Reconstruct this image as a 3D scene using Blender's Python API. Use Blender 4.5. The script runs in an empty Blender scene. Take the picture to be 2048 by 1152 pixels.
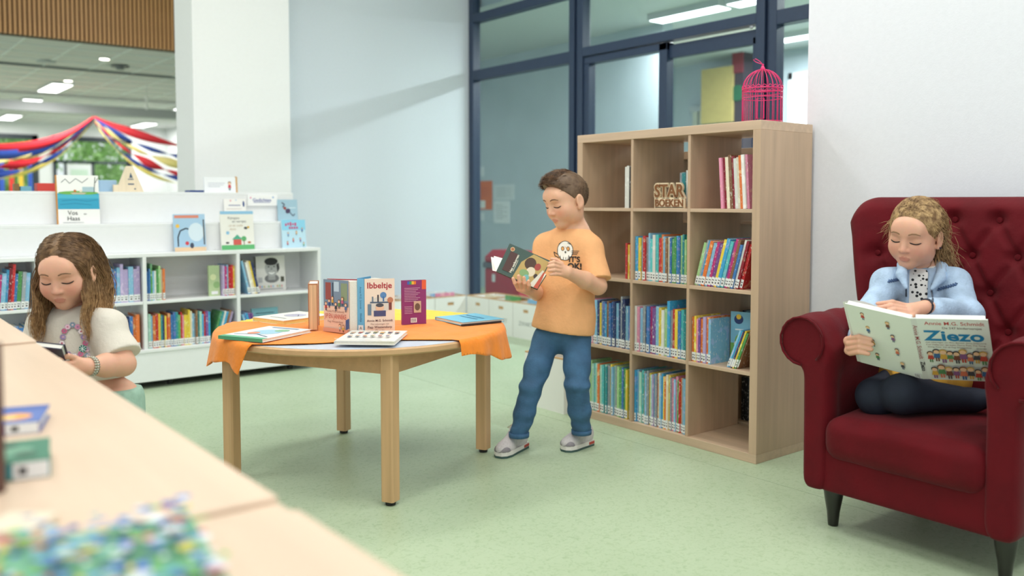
import bpy, bmesh, math, random
import numpy as np
from mathutils import Vector, Matrix
random.seed(7)
scene = bpy.context.scene
COL = scene.collection
# ---------------------------------------------------------------- camera
FPX, PPY, PITCH, HEAD, CAMH = 1750.0, 497.0, math.radians(3.04), math.radians(38.5), 1.136
cam_d = bpy.data.cameras.new('camera')
cam = bpy.data.objects.new('camera', cam_d); COL.objects.link(cam)
cam.location = (0, 0, CAMH)
cam.rotation_euler = (math.pi/2 - PITCH, 0, -HEAD)
cam_d.sensor_width = 36.0
cam_d.lens = FPX/2048*36.0
cam_d.shift_y = (PPY-576)/2048
cam_d.clip_end = 200
cam_d.dof.use_dof = True
cam_d.dof.focus_distance = 3.4
cam_d.dof.aperture_fstop = 1.7
scene.camera = cam
# ---------------------------------------------------------------- world, lights, exposure
scene.view_settings.view_transform = 'Standard'
scene.view_settings.look = 'None'
scene.view_settings.gamma = 1.0
scene.view_settings.use_curve_mapping = False
scene.view_settings.exposure = 0.12
W = bpy.data.worlds.new('sky'); scene.world = W; W.use_nodes = True
W.node_tree.nodes['Background'].inputs[0].default_value = (0.90, 0.96, 1.0, 1)
W.node_tree.nodes['Background'].inputs[1].default_value = 1.0
CEIL = 4.0
def area_lamp(x, y, z, sx, sy, power, color=(1, .97, .93), rz=0):
    d = bpy.data.lights.new('ceiling_lamp_light', 'AREA'); d.shape = 'RECTANGLE'
    d.size = sx; d.size_y = sy; d.energy = power; d.color = color
    o = bpy.data.objects.new('ceiling_lamp_light', d); COL.objects.link(o)
    o.location = (x, y, z); o.rotation_euler = (0, 0, rz)
    return o
LAMPS = [(x, y) for x in (-0.6, 1.5, 3.2) for y in (-0.6, 1.9, 4.4)]+[(.4, 9.0), (2.8, 9.3)]   # main room panels; last pair unseen, added to brighten the slatted fascia
HALL_LAMPS = [(3.2, 16.3), (3.25, 19.0), (3.5, 22.6), (6.45, 22.8), (6.0, 18.9), (1.2, 16.3)]
for x, y in LAMPS: area_lamp(x, y, CEIL-.09, 1.2, .6, 25)
for x, y in HALL_LAMPS: area_lamp(x, y, 3.02, .28, 1.2, 46)
for x, y in ((6.66, 5.63), (6.68, 4.70), (8.55, 5.75), (6.66, 2.9)): area_lamp(x, y, 2.925, .2, .84, 66)

# ---------------------------------------------------------------- helpers
def hexlin(h):
    h = h.lstrip('#'); v = [int(h[i:i+2], 16)/255 for i in (0, 2, 4)]
    return tuple(c/12.92 if c <= .04045 else ((c+.055)/1.055)**2.4 for c in v)
_M = {}
def mat(name, hexc, rough=.5, noise=0.0, scale=20.0, bump=0.0, bscale=None, metal=0.0, spec=.5, stretch=None, sheen=0.0, coat=0.0):
    """plain procedural material: colour broken by noise, optional relief"""
    if name in _M: return _M[name]
    m = bpy.data.materials.new(name); m.use_nodes = True; nt = m.node_tree; b = nt.nodes['Principled BSDF']
    c = hexlin(hexc)
    b.inputs['Base Color'].default_value = (*c, 1); b.inputs['Roughness'].default_value = rough
    b.inputs['Metallic'].default_value = metal; b.inputs['Specular IOR Level'].default_value = spec
    if sheen: b.inputs['Sheen Weight'].default_value = sheen
    if coat: b.inputs['Coat Weight'].default_value = coat
    if noise or bump:
        tc = nt.nodes.new('ShaderNodeTexCoord'); mp = nt.nodes.new('ShaderNodeMapping')
        nt.links.new(tc.outputs['Object'], mp.inputs['Vector'])
        if stretch: mp.inputs['Scale'].default_value = stretch
        n = nt.nodes.new('ShaderNodeTexNoise'); n.inputs['Scale'].default_value = scale; n.inputs['Detail'].default_value = 4
        nt.links.new(mp.outputs[0], n.inputs['Vector'])
        if noise:
            r = nt.nodes.new('ShaderNodeValToRGB')
            r.color_ramp.elements[0].position = .3; r.color_ramp.elements[1].position = .7
            r.color_ramp.elements[0].color = (*[max(0, x*(1-noise)) for x in c], 1)
            r.color_ramp.elements[1].color = (*[min(1, x*(1+noise)) for x in c], 1)
            nt.links.new(n.outputs['Fac'], r.inputs['Fac']); nt.links.new(r.outputs['Color'], b.inputs['Base Color'])
        if bump:
            n2 = n
            if bscale:
                n2 = nt.nodes.new('ShaderNodeTexNoise'); n2.inputs['Scale'].default_value = bscale; n2.inputs['Detail'].default_value = 3
                nt.links.new(mp.outputs[0], n2.inputs['Vector'])
            bp = nt.nodes.new('ShaderNodeBump'); bp.inputs['Strength'].default_value = bump; bp.inputs['Distance'].default_value = .01
            nt.links.new(n2.outputs['Fac'], bp.inputs['Height']); nt.links.new(bp.outputs['Normal'], b.inputs['Normal'])
    _M[name] = m; return m
def flat(hexc, rough=.55):
    return mat('paint_'+hexc.lstrip('#'), hexc, rough)
def wood(name, hexc, axis='Z', dark=.16, scale=9.0, rough=.45):
    """wood grain stretched along one axis"""
    if name in _M: return _M[name]
    s = {'X': (.06, 1, 1), 'Y': (1, .06, 1), 'Z': (1, 1, .06)}[axis]
    m = mat(name, hexc, rough, noise=dark, scale=scale*6, bump=.05, stretch=s)
    return m
def emit(name, hexc, strength):
    if name in _M: return _M[name]
    m = bpy.data.materials.new(name); m.use_nodes = True; nt = m.node_tree
    b = nt.nodes['Principled BSDF']; b.inputs['Emission Color'].default_value = (*hexlin(hexc), 1); b.inputs['Emission Strength'].default_value = strength
    b.inputs['Base Color'].default_value = (.8, .8, .8, 1)
    _M[name] = m; return m
def glass_mat(name, tint, gloss=.06):
    if name in _M: return _M[name]
    m = bpy.data.materials.new(name); m.use_nodes = True; nt = m.node_tree; nt.nodes.clear()
    o = nt.nodes.new('ShaderNodeOutputMaterial'); mx = nt.nodes.new('ShaderNodeMixShader')
    t = nt.nodes.new('ShaderNodeBsdfTransparent'); g = nt.nodes.new('ShaderNodeBsdfGlossy'); f = nt.nodes.new('ShaderNodeFresnel')
    f.inputs['IOR'].default_value = 1.5; g.inputs['Roughness'].default_value = .01
    t.inputs['Color'].default_value = (*tint, 1)
    ge = nt.nodes.new('ShaderNodeNewGeometry'); iv = nt.nodes.new('ShaderNodeMath'); iv.operation = 'SUBTRACT'; iv.inputs[0].default_value = 1
    ml = nt.nodes.new('ShaderNodeMath'); ml.operation = 'MULTIPLY'; nt.links.new(ge.outputs['Backfacing'], iv.inputs[1]); nt.links.new(f.outputs[0], ml.inputs[0]); nt.links.new(iv.outputs[0], ml.inputs[1])
    nt.links.new(ml.outputs[0], mx.inputs[0]); nt.links.new(t.outputs[0], mx.inputs[1]); nt.links.new(g.outputs[0], mx.inputs[2])
    nt.links.new(mx.outputs[0], o.inputs['Surface'])
    _M[name] = m; return m
# book cover: per-object colour, title-like marks along the spine
def book_mat():
    if 'book_cover' in _M: return _M['book_cover']
    m = bpy.data.materials.new('book_cover'); m.use_nodes = True; nt = m.node_tree; b = nt.nodes['Principled BSDF']
    b.inputs['Roughness'].default_value = .35
    oi = nt.nodes.new('ShaderNodeObjectInfo'); tc = nt.nodes.new('ShaderNodeTexCoord')
    ma = nt.nodes.new('ShaderNodeVectorMath'); ma.operation = 'ADD'
    cmb = nt.nodes.new('ShaderNodeCombineXYZ'); mul = nt.nodes.new('ShaderNodeMath'); mul.operation = 'MULTIPLY'; mul.inputs[1].default_value = 37.0
    nt.links.new(oi.outputs['Random'], mul.inputs[0])
    for i in range(3): nt.links.new(mul.outputs[0], cmb.inputs[i])
    nt.links.new(tc.outputs['Object'], ma.inputs[0]); nt.links.new(cmb.outputs[0], ma.inputs[1])
    n1 = nt.nodes.new('ShaderNodeTexNoise'); n1.inputs['Scale'].default_value = 22; n1.inputs['Detail'].default_value = 1
    n2 = nt.nodes.new('ShaderNodeTexNoise'); n2.inputs['Scale'].default_value = 260; n2.inputs['Detail'].default_value = 1
    nt.links.new(ma.outputs[0], n1.inputs['Vector']); mp = nt.nodes.new('ShaderNodeMapping'); mp.inputs['Scale'].default_value = (1, 1, .3); nt.links.new(ma.outputs[0], mp.inputs['Vector']); nt.links.new(mp.outputs[0], n2.inputs['Vector'])
    # patches of a second hue
    hs = nt.nodes.new('ShaderNodeHueSaturation'); hs.inputs['Hue'].default_value = .53; hs.inputs['Saturation'].default_value = .8; hs.inputs['Value'].default_value = 1.15
    nt.links.new(oi.outputs['Color'], hs.inputs['Color'])
    r1 = nt.nodes.new('ShaderNodeValToRGB'); r1.color_ramp.elements[0].position = .60; r1.color_ramp.elements[1].position = .64
    nt.links.new(n1.outputs['Fac'], r1.inputs['Fac'])
    mx1 = nt.nodes.new('ShaderNodeMix'); mx1.data_type = 'RGBA'
    nt.links.new(r1.outputs['Color'], mx1.inputs[0]); nt.links.new(oi.outputs['Color'], mx1.inputs[6]); nt.links.new(hs.outputs['Color'], mx1.inputs[7])
    # small light marks = lettering
    r2 = nt.nodes.new('ShaderNodeValToRGB'); r2.color_ramp.elements[0].position = .66; r2.color_ramp.elements[1].position = .72
    nt.links.new(n2.outputs['Fac'], r2.inputs['Fac'])
    mx2 = nt.nodes.new('ShaderNodeMix'); mx2.data_type = 'RGBA'; mx2.inputs[7].default_value = (.85, .83, .78, 1)
    nt.links.new(r2.outputs['Color'], mx2.inputs[0]); nt.links.new(mx1.outputs[2], mx2.inputs[6])
    nt.links.new(mx2.outputs[2], b.inputs['Base Color'])
    _M['book_cover'] = m; return m

class MB:
    """collects shapes, builds ONE mesh object"""
    def __init__(s): s.v = []; s.f = []; s.fm = []; s.mats = []; s.cur = 0
    def use(s, m):
        if m not in s.mats: s.mats.append(m)
        s.cur = s.mats.index(m); return s
    def add(s, vs, fs):
        o = len(s.v); s.v += [tuple(v) for v in vs]
        for f in fs: s.f.append(tuple(i+o for i in f)); s.fm.append(s.cur)
        return s
    def box(s, x0, x1, y0, y1, z0, z1, M=None):
        vs = [(x, y, z) for z in (z0, z1) for y in (y0, y1) for x in (x0, x1)]
        if M is not None: vs = [tuple(M @ Vector(v)) for v in vs]
        return s.add(vs, [(0, 2, 3, 1), (4, 5, 7, 6), (0, 1, 5, 4), (2, 6, 7, 3), (0, 4, 6, 2), (1, 3, 7, 5)])
    def prism(s, poly, z0, z1, M=None):
        n = len(poly); vs = [(x, y, z0) for x, y in poly]+[(x, y, z1) for x, y in poly]
        if M is not None: vs = [tuple(M @ Vector(v)) for v in vs]
        return s.add(vs, [tuple(range(n-1, -1, -1)), tuple(range(n, 2*n))]+[(i, (i+1) % n, n+(i+1) % n, n+i) for i in range(n)])
    def lathe(s, prof, n=24, M=None, c=(0, 0)):
        k = len(prof); vs = []
        for r, z in prof:
            for i in range(n):
                a = 2*math.pi*i/n; vs.append((c[0]+r*math.cos(a), c[1]+r*math.sin(a), z))
        if M is not None: vs = [tuple(M @ Vector(v)) for v in vs]
        fs = [(j*n+i, j*n+(i+1) % n, (j+1)*n+(i+1) % n, (j+1)*n+i) for j in range(k-1) for i in range(n)]
        fs += [tuple(range(n-1, -1, -1)), tuple(range((k-1)*n, k*n))]
        return s.add(vs, fs)
    def tube(s, pts, r, n=6, closed=False):
        P_ = [Vector(p) for p in pts]; m = len(P_); vs = []
        rr = r if isinstance(r, (list, tuple)) else [r]*m
        for i, p in enumerate(P_):
            if closed: t = P_[(i+1) % m]-P_[i-1]
            else: t = P_[min(i+1, m-1)]-P_[max(i-1, 0)]
            t.normalize(); ref = Vector((0, 0, 1)) if abs(t.z) < .9 else Vector((1, 0, 0))
            a = t.cross(ref).normalized(); b = t.cross(a)
            for k in range(n):
                g = 2*math.pi*k/n; vs.append(tuple(p+(a*math.cos(g)+b*math.sin(g))*rr[i]))
        q = m if closed else m-1
        fs = [(i*n+k, i*n+(k+1) % n, ((i+1) % m)*n+(k+1) % n, ((i+1) % m)*n+k) for i in range(q) for k in range(n)]
        if not closed: fs += [tuple(range(n-1, -1, -1)), tuple(range((m-1)*n, m*n))]
        return s.add(vs, fs)
    def build(s, name, m=None, parent=None, smooth=False, bevel=0, segs=2):
        me = bpy.data.meshes.new(name); me.from_pydata(s.v, [], s.f)
        ms = s.mats if s.mats else [m]
        for q in ms: me.materials.append(q)
        if len(ms) > 1: me.polygons.foreach_set('material_index', s.fm)
        if smooth: me.polygons.foreach_set('use_smooth', [True]*len(me.polygons))
        me.validate(); me.update()
        o = bpy.data.objects.new(name, me); COL.objects.link(o)
        if parent is not None: o.parent = parent
        if bevel:
            bv = o.modifiers.new('bevel', 'BEVEL'); bv.width = bevel; bv.segments = segs; bv.limit_method = 'ANGLE'; bv.angle_limit = math.radians(35)
            bv.harden_normals = False
        return o
def tag(o, label=None, cat=None, group=None, kind=None):
    if label: o['label'] = label
    if cat: o['category'] = cat
    if group: o['group'] = group
    if kind: o['kind'] = kind
    return o
def empty(name, loc=(0, 0, 0), rz=0):
    o = bpy.data.objects.new(name, None); COL.objects.link(o); o.location = loc; o.rotation_euler = (0, 0, rz); o.empty_display_size = .05
    return o
def box_obj(name, b, m, parent=None, bevel=0, kind=None):
    return tag(MB().box(*b).build(name, m, parent, bevel=bevel), kind=kind)
_fw = Vector((math.sin(HEAD)*math.cos(PITCH), math.cos(HEAD)*math.cos(PITCH), -math.sin(PITCH)))
_rt = Vector((math.cos(HEAD), -math.sin(HEAD), 0)); _up = _rt.cross(_fw)
def pj(px, py, d):
    """point of the place at depth d (metres along the view) - used to measure poses"""
    return Vector((0, 0, CAMH))+(_fw+_rt*((px-1024)/FPX)+_up*((PPY-py)/FPX))*d
_T = {}
def text_data(body, bold=0.0, depth=.0):
    """lettering as (verts, faces), unit height of capitals ~0.7, centred"""
    k = (body, bold, depth)
    if k in _T: return _T[k]
    c = bpy.data.curves.new('lettering', 'FONT'); c.body = body; c.size = 1; c.offset = bold; c.extrude = depth; c.align_x = 'CENTER'; c.resolution_u = 3
    o = bpy.data.objects.new('lettering', c); COL.objects.link(o)
    dg = bpy.context.evaluated_depsgraph_get(); me = o.evaluated_get(dg).to_mesh()
    v = [tuple(p.co) for p in me.vertices]; f = [tuple(p.vertices) for p in me.polygons]
    o.evaluated_get(dg).to_mesh_clear(); bpy.data.objects.remove(o); bpy.data.curves.remove(c)
    if v:
        x0 = min(p[0] for p in v); x1 = max(p[0] for p in v); y0 = min(p[1] for p in v); y1 = max(p[1] for p in v)
        v = [(p[0]-(x0+x1)/2, p[1]-(y0+y1)/2, p[2]) for p in v]; ext = (x1-x0, y1-y0)
    else: ext = (1, 1)
    _T[k] = (v, f, ext); return _T[k]
class Art:
    """flat print on a surface: frame M maps (x right, y up, z out) metres"""
    def __init__(s, M, wrap=None): s.mb = MB(); s.M = M; s.z = .0003; s.wrap = wrap
    def _put(s, vs, fs, hexc):
        s.mb.use(flat(hexc)); s.z += .00012
        if s.wrap: s.mb.add([s.wrap(x, y, s.z) for x, y in vs], fs)
        else: s.mb.add([tuple(s.M @ Vector((x, y, s.z))) for x, y in vs], fs)
    def poly(s, pts, c): s._put(pts, [tuple(range(len(pts)))], c); return s
    def rect(s, x0, y0, x1, y1, c): return s.poly([(x0, y0), (x1, y0), (x1, y1), (x0, y1)], c)
    def circ(s, x, y, r, c, ry=None, n=14, rot=0):
        ry = ry or r; pts = []
        for i in range(n):
            a = 2*math.pi*i/n; dx, dy = r*math.cos(a), ry*math.sin(a)
            pts.append((x+dx*math.cos(rot)-dy*math.sin(rot), y+dx*math.sin(rot)+dy*math.cos(rot)))
        return s.poly(pts, c)
    def line(s, pts, w, c):
        for (x0, y0), (x1, y1) in zip(pts, pts[1:]):
            dx, dy = x1-x0, y1-y0; l = math.hypot(dx, dy) or 1; nx, ny = -dy/l*w/2, dx/l*w/2
            s.poly([(x0+nx, y0+ny), (x0-nx, y0-ny), (x1-nx, y1-ny), (x1+nx, y1+ny)], c); s.z -= .00012
        s.z += .00012; return s
    def text(s, t, x, y, c, h=None, w=None, rot=0, bold=0.0):
        v, f, e = text_data(t, bold)
        if not v: return s
        sx = sy = (h/.72) if h else w/e[0]
        if w and h: sx = w/e[0]
        cr, sr = math.cos(rot), math.sin(rot)
        s._put([(x+p[0]*sx*cr-p[1]*sy*sr, y+p[0]*sx*sr+p[1]*sy*cr) for p in v], f, c); return s
    def figure(s, x, y, h, coat, legs='#33415c', hair='#7a4a2a', skin='#f0c3a0'):
        """small generic drawn person"""
        s.rect(x-.10*h, y, x-.02*h, y+.32*h, legs).rect(x+.02*h, y, x+.10*h, y+.32*h, legs)
        s.poly([(x-.19*h, y+.28*h), (x+.19*h, y+.28*h), (x+.13*h, y+.64*h), (x-.13*h, y+.64*h)], coat)
        s.circ(x, y+.83*h, .19*h, hair).circ(x, y+.78*h, .15*h, skin); return s
    def build(s, parent, name='cover_print'):
        return s.mb.build(name, None, parent)

def pz(px, py, z):
    r = _fw+_rt*((px-1024)/FPX)+_up*((PPY-py)/FPX)
    return Vector((0, 0, CAMH))+r*((z-CAMH)/r.z)
# ================================================================ the setting
def lino():
    m = bpy.data.materials.new('green_linoleum'); m.use_nodes = True; nt = m.node_tree; b = nt.nodes['Principled BSDF']
    b.inputs['Roughness'].default_value = .38; b.inputs['Specular IOR Level'].default_value = .35
    tc = nt.nodes.new('ShaderNodeTexCoord')
    n1 = nt.nodes.new('ShaderNodeTexNoise'); n1.inputs['Scale'].default_value = 1.3; n1.inputs['Detail'].default_value = 3
    n2 = nt.nodes.new('ShaderNodeTexNoise'); n2.inputs['Scale'].default_value = 55; n2.inputs['Detail'].default_value = 5; n2.inputs['Distortion'].default_value = 1.2
    r1 = nt.nodes.new('ShaderNodeValToRGB'); r1.color_ramp.elements[0].position = .3; r1.color_ramp.elements[1].position = .7
    r1.color_ramp.elements[0].color = (*hexlin('b0c3a4'), 1); r1.color_ramp.elements[1].color = (*hexlin('bccdb0'), 1)
    r2 = nt.nodes.new('ShaderNodeValToRGB'); e = r2.color_ramp.elements; e[0].position = .33; e[1].position = .50
    e[0].color = (*hexlin('d6e2d0'), 1); e[1].color = (1, 1, 1, 1)
    q = e.new(.72); q.color = (1, 1, 1, 1); q = e.new(.80); q.color = (*hexlin('efe9c9'), 1)
    mx = nt.nodes.new('ShaderNodeMix'); mx.data_type = 'RGBA'; mx.blend_type = 'MULTIPLY'; mx.inputs[0].default_value = .55
    for n in (n1, n2): nt.links.new(tc.outputs['Object'], n.inputs['Vector'])
    nt.links.new(n1.outputs['Fac'], r1.inputs['Fac']); nt.links.new(n2.outputs['Fac'], r2.inputs['Fac'])
    nt.links.new(r1.outputs['Color'], mx.inputs[6]); nt.links.new(r2.outputs['Color'], mx.inputs[7]); nt.links.new(mx.outputs[2], b.inputs['Base Color'])
    return m
LINO = lino()
WHITE = mat('white_plaster', '#e4e6ee', .6, noise=.015, scale=60, bump=.04, bscale=160)
PILLAR = mat('white_column_paint', '#f1f1f2', .6, noise=.01, scale=40, bump=.03, bscale=160)
BLUEW = mat('pale_blue_grey_plaster', '#d6dde6', .6, noise=.015, scale=60, bump=.04, bscale=160)
NAVY = mat('navy_window_frame', '#2a3a54', .4, noise=.05, scale=30)
CORR = mat('grey_blue_corridor_paint', '#c2ced6', .6, noise=.03, scale=3)
fl = box_obj('floor', (-6, 11, -5, 24.3, -.06, -.004), mat('floor_joint', '#7f947a', .7), kind='structure')
for i, (x0, x1) in enumerate(((-6, -1), (-1, 3), (3, 5), (5, 7), (7, 9), (9, 11))):
    MB().box(x0+.0012, x1-.0012, -5, 24.2, -.004, 0).build('linoleum_sheet', LINO, fl)
box_obj('wall_back', (2.9, 5.06, 6.9, 7.1, 0, CEIL), BLUEW, kind='structure')
box_obj('wall_pillar', (2.225, 2.989, 6.6, 7.0, 0, CEIL), PILLAR, kind='structure')
box_obj('wall_right', (3.56, 5.2, -5, 2.31, 0, CEIL), WHITE, kind='structure')
box_obj('ceiling', (-5, 8.6, -5, 11.6, CEIL, CEIL+.1), mat('white_ceiling', '#f2f2f0', .7), kind='structure')
box_obj('wall_corridor', (6.95, 7.1, 6.22, 10.1, 0, 3.05), CORR, kind='structure')
box_obj('wall_corridor_end', (5.0, 7.1, 10.1, 10.25, 0, 3.05), CORR, kind='structure')
box_obj('wall_far_room', (9.4, 9.55, 1.5, 9.6, 0, 3.05), CORR, kind='structure')
box_obj('ceiling_corridor', (5.06, 9.5, 1.5, 10.2, 3.0, 3.08), mat('grey_ceiling', '#c9ced0', .7), kind='structure')
# --- window wall: navy metal frames with panes
win = empty('window_1', (5.0, 4.9, 0)); tag(win, kind='structure')
def wbar(y0, y1, z0, z1, x0=-.045, x1=.045, name='frame_bar'):
    o = MB().box(x0, x1, y0, y1, z0, z1).build(name, NAVY, None, bevel=.004); o.parent = win
    o.location = (0, -4.9, 0); return o
wbar(6.83, 6.9, 0, CEIL); wbar(5.405, 5.471, 0, CEIL); wbar(5.306, 5.372, 0, CEIL); wbar(5.372, 5.405, 0, CEIL, -.02, .03)
wbar(3.545, 3.617, 0, CEIL); wbar(3.453, 3.51, 0, CEIL); wbar(3.51, 3.545, 0, CEIL, -.02, .03); wbar(2.31, 2.37, 0, CEIL)
for a, b in ((5.471, 6.83), (2.37, 3.453)):
    for z0, z1 in ((2.294, 2.389), (2.84, 2.92), (.0, .12), (3.9, 4.0)): wbar(a, b, z0, z1)
for z0, z1 in ((2.325, 2.398), (3.9, 4.0)): wbar(3.617, 5.306, z0, z1)
# sliding door leaf frames in the middle bay
wbar(4.409, 5.306, 2.262, 2.318, -.03, .05, 'door_head'); wbar(3.617, 4.487, 2.20, 2.30, 0, .05, 'door_head')
wbar(5.245, 5.306, 0, 2.262, -.03, .05, 'door_stile'); wbar(4.409, 4.487, 0, 2.318, -.03, .05, 'door_stile'); wbar(3.617, 3.67, 0, 2.25, 0, .05, 'door_stile')
wbar(4.487, 5.245, 0, .12, -.03, .05, 'door_rail'); wbar(3.67, 4.409, 0, .12, 0, .05, 'door_rail')
kn = MB().lathe([(.0, 0), (.013, 0), (.013, .006), (.006, .012), (.0, .012)], 12, Matrix.Translation((-.03, 3.66, 2.31)) @ Matrix.Rotation(-math.pi/2, 4, 'Y')).build('bolt', mat('steel', '#b9bcc2', .3, metal=1), win); kn.location = (0, -4.9, 0)
GL = glass_mat('window_glass', (.80, .87, .89))
for a, b, z0, z1, x in ((5.471, 6.83, .12, 2.294, 0), (5.471, 6.83, 2.389, 2.84, 0), (5.471, 6.83, 2.92, 3.9, 0), (3.617, 5.306, 2.398, 3.9, 0),
                        (4.487, 5.245, .12, 2.262, .01), (3.67, 4.409, .12, 2.2, .025), (2.37, 3.453, .12, 2.294, 0), (2.37, 3.453, 2.389, 2.84, 0), (2.37, 3.453, 2.92, 3.9, 0)):
    o = MB().box(x-.004, x+.004, a-.008, b+.008, z0-.008, z1+.008).build('pane', GL, win); o.location = (0, -4.9, 0)
# --- beyond the glass
def poster(name, label, cat, y0, y1, z0, z1, hexc, x=6.948, parent=None, arts=None):
    y0, y1 = y0*1.053, y1*1.053; z0, z1 = 1.136+(z0-1.136)*1.053, 1.136+(z1-1.136)*1.053
    o = MB().box(x-.004, x, y0, y1, z0, z1).build(name, mat('paper_'+hexc.strip('#'), hexc, .7, noise=.02, scale=12)); tag(o, label, cat)
    if arts:
        a = Art(Matrix.Translation((x-.004, y1, z0)) @ Matrix(((0, 0, -1, 0), (-1, 0, 0, 0), (0, 1, 0, 0), (0, 0, 0, 1)))); arts(a, y1-y0, z1-z0); a.build(o, 'print')
    return o
def pa(a, w, h): a.rect(.22*w, .05*h, .55*w, .32*h, '#f2efe9'); [a.rect(.2*w, h*(.5+.08*i), .75*w, h*(.52+.08*i), '#c85a3c') for i in range(4)]
poster('notice', 'orange notice with a small white slip on the wall behind glass', 'paper', 8.69, 9.0, 1.04, 1.40, '#e8703f', arts=pa)
def pw(a, w, h): [a.rect(.12*w, h*(.2+.1*i), (.6+.25*(i % 2))*w, h*(.225+.1*i), '#aab2b8') for i in range(7)]
poster('notice', 'upper white sheet beside the orange notice behind glass', 'paper', 8.25, 8.655, 1.16, 1.35, '#dfe4e6', arts=pw)
poster('notice', 'lower white sheet hanging under another sheet behind glass', 'paper', 8.34, 8.656, .876, 1.149, '#eef0f1', arts=pw)
poster('notice', 'small white card above the orange notice behind glass', 'paper', 8.86, 8.99, 1.46, 1.58, '#e6eaec')
poster('notice', 'small white card below the orange notice behind glass', 'paper', 8.86, 8.99, .90, 1.0, '#e6eaec')
bn = empty('waste_bin', (5.75, 7.16, 0)); tag(bn, 'dark red waste bin with a grey lid band behind the glass', 'bin')
MB().prism([(-.2, -.29), (.2, -.29), (.2, .29), (-.2, .29)], 0, .44).build('body', mat('red_plastic', '#b3243c', .35, noise=.04), bn, bevel=.02)
MB().box(-.215, .215, -.305, .305, .44, .50).build('lid_band', mat('grey_plastic', '#5c5f6b', .4), bn, bevel=.01)
MB().prism([(-.2, .50), (.2, .50), (.2, .56), (.1, .63), (-.1, .63), (-.2, .56)], -.29, .29, Matrix.Rotation(math.pi/2, 4, 'X') @ Matrix.Identity(4)).build('lid', mat('red_plastic', '#b3243c', .35), bn, bevel=.015)
MB().box(-.204, -.2, .1, .15, .30, .38).build('sticker', flat('#e8e8e8'), bn)
# striped blind, coloured post and a bright window in the far room
bl = empty('vertical_blind', (9.38, 7.3, 1.0)); tag(bl, 'pale vertical strip blind in the room behind the glass', 'blind')
MB().box(-.06, 0, -.75, .55, 1.35, 1.42).build('rail', flat('#c8ccd0'), bl)
for i in range(11): MB().box(-.05, -.02, -.72+i*.115, -.72+i*.115+.075, -.6, 1.35).build('slat', mat('blind_cloth', '#dcdccb', .8, noise=.05), bl)
ps = empty('banner_post', (9.2, 6.95, 0)); tag(ps, 'dark post with a yellow banner and green badge behind the glass', 'banner')
MB().box(-.1, .1, -.14, .02, 0, 3.0).build('post', flat('#3c3440'), ps)
MB().box(-.13, -.1, .0, .50, 2.15, 2.85).build('banner', mat('yellow_cloth_banner', '#cfb873', .7, noise=.05), ps)
MB().box(-.12, -.1, -.14, .02, 2.75, 3.0).build('red_panel', flat('#8a2333'), ps); MB().lathe([(.0, 0), (.1, 0), (.1, .02), (0, .02)], 16, Matrix.Translation((-.1, -.06, 2.5)) @ Matrix.Rotation(-math.pi/2, 4, 'Y')).build('badge', flat('#1f6b4a'), ps)
wf = empty('window_2', (9.38, 5.9, 0)); tag(wf, kind='structure')
for y0, y1, z0, z1 in ((-.42, .42, 2.62, 2.70), (-.42, .42, 1.75, 1.83), (-.42, -.36, 1.75, 2.7), (.36, .42, 1.75, 2.7), (-.03, .03, 1.75, 2.7)):
    MB().box(-.06, 0, y0, y1, z0, z1).build('frame_bar', flat('#e2e6ea'), wf)
MB().box(-.03, -.01, -.36, .36, 1.83, 2.62).build('bright_pane', emit('daylit_pane', '#eef6ff', 1.6), wf)
wb = empty('window_3', (9.36, 4.6, 0)); tag(wb, kind='structure')
for y0, y1, z0, z1 in ((-.6, .6, 2.5, 2.58), (-.6, .6, 1.9, 1.98), (-.6, -.54, .9, 2.9), (.54, .6, .9, 2.9)):
    MB().box(-.06, 0, y0, y1, z0, z1).build('frame_bar', NAVY, wb)
for i, (x, y) in enumerate(((6.66, 5.63), (6.68, 4.70), (8.55, 5.75), (6.66, 2.9))):
    l = empty('linear_lamp', (x, y, 3.0)); tag(l, ('linear ceiling lamp seen through the upper middle pane', 'second linear lamp in line behind the upper middle pane', 'linear ceiling lamp seen through the far right pane', 'linear ceiling lamp hidden behind the right wall')[i], 'lamp')
    MB().box(-.11, .11, -.44, .44, -.06, 0).build('housing', flat('#d9dcde'), l); MB().box(-.095, .095, -.42, .42, -.066, -.06).build('diffuser', emit('lamp_diffuser', '#fffdf6', 6), l)
# ---------------------------------------------------------------- the hall beyond the pillar
HW = mat('hall_wall_paint', '#d9dcde', .7)
fw_ = box_obj('wall_hall_fascia', (-1, 4.6, 11.45, 11.6, 3.05, CEIL), mat('dark_backing', '#4a3020', .8), kind='structure')
sl_m = None
SLW = wood('larch_slat', '#cf9a66', 'Z', .25, 4)
for i in range(74):
    o = MB().box(-.015, .015, -.04, 0, -.47, .48).build('slat', SLW, fw_) if sl_m is None else bpy.data.objects.new('slat', sl_m)
    if sl_m is None: sl_m = o.data
    else: COL.objects.link(o); o.parent = fw_
    o.location = (.6+i*.05, 11.45, 3.52)
hc = box_obj('ceiling_hall', (-1, 7.4, 11.6, 24.2, 3.10, 3.2), mat('ceiling_void', '#8f9498', .8), kind='structure')
TILE = mat('ceiling_tile', '#d3d0d4', .8, noise=.02, scale=80); TB = mat('tile_grid_bar', '#dfe4e6', .5)
tm = None
for i in range(3, 14):
    for j in range(21):
        if tm is None: o = MB().box(.012, .588, .012, .588, 0, .015).build('ceiling_tile', TILE, hc); tm = o.data
        else: o = bpy.data.objects.new('ceiling_tile', tm); COL.objects.link(o); o.parent = hc
        o.location = (-1+i*.6, 11.6+j*.6, 3.075)
for i in range(3, 15): MB().box(-1+i*.6-.012, -1+i*.6+.012, 11.6, 24.2, 3.064, 3.078).build('grid_bar', TB, hc)
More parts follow.
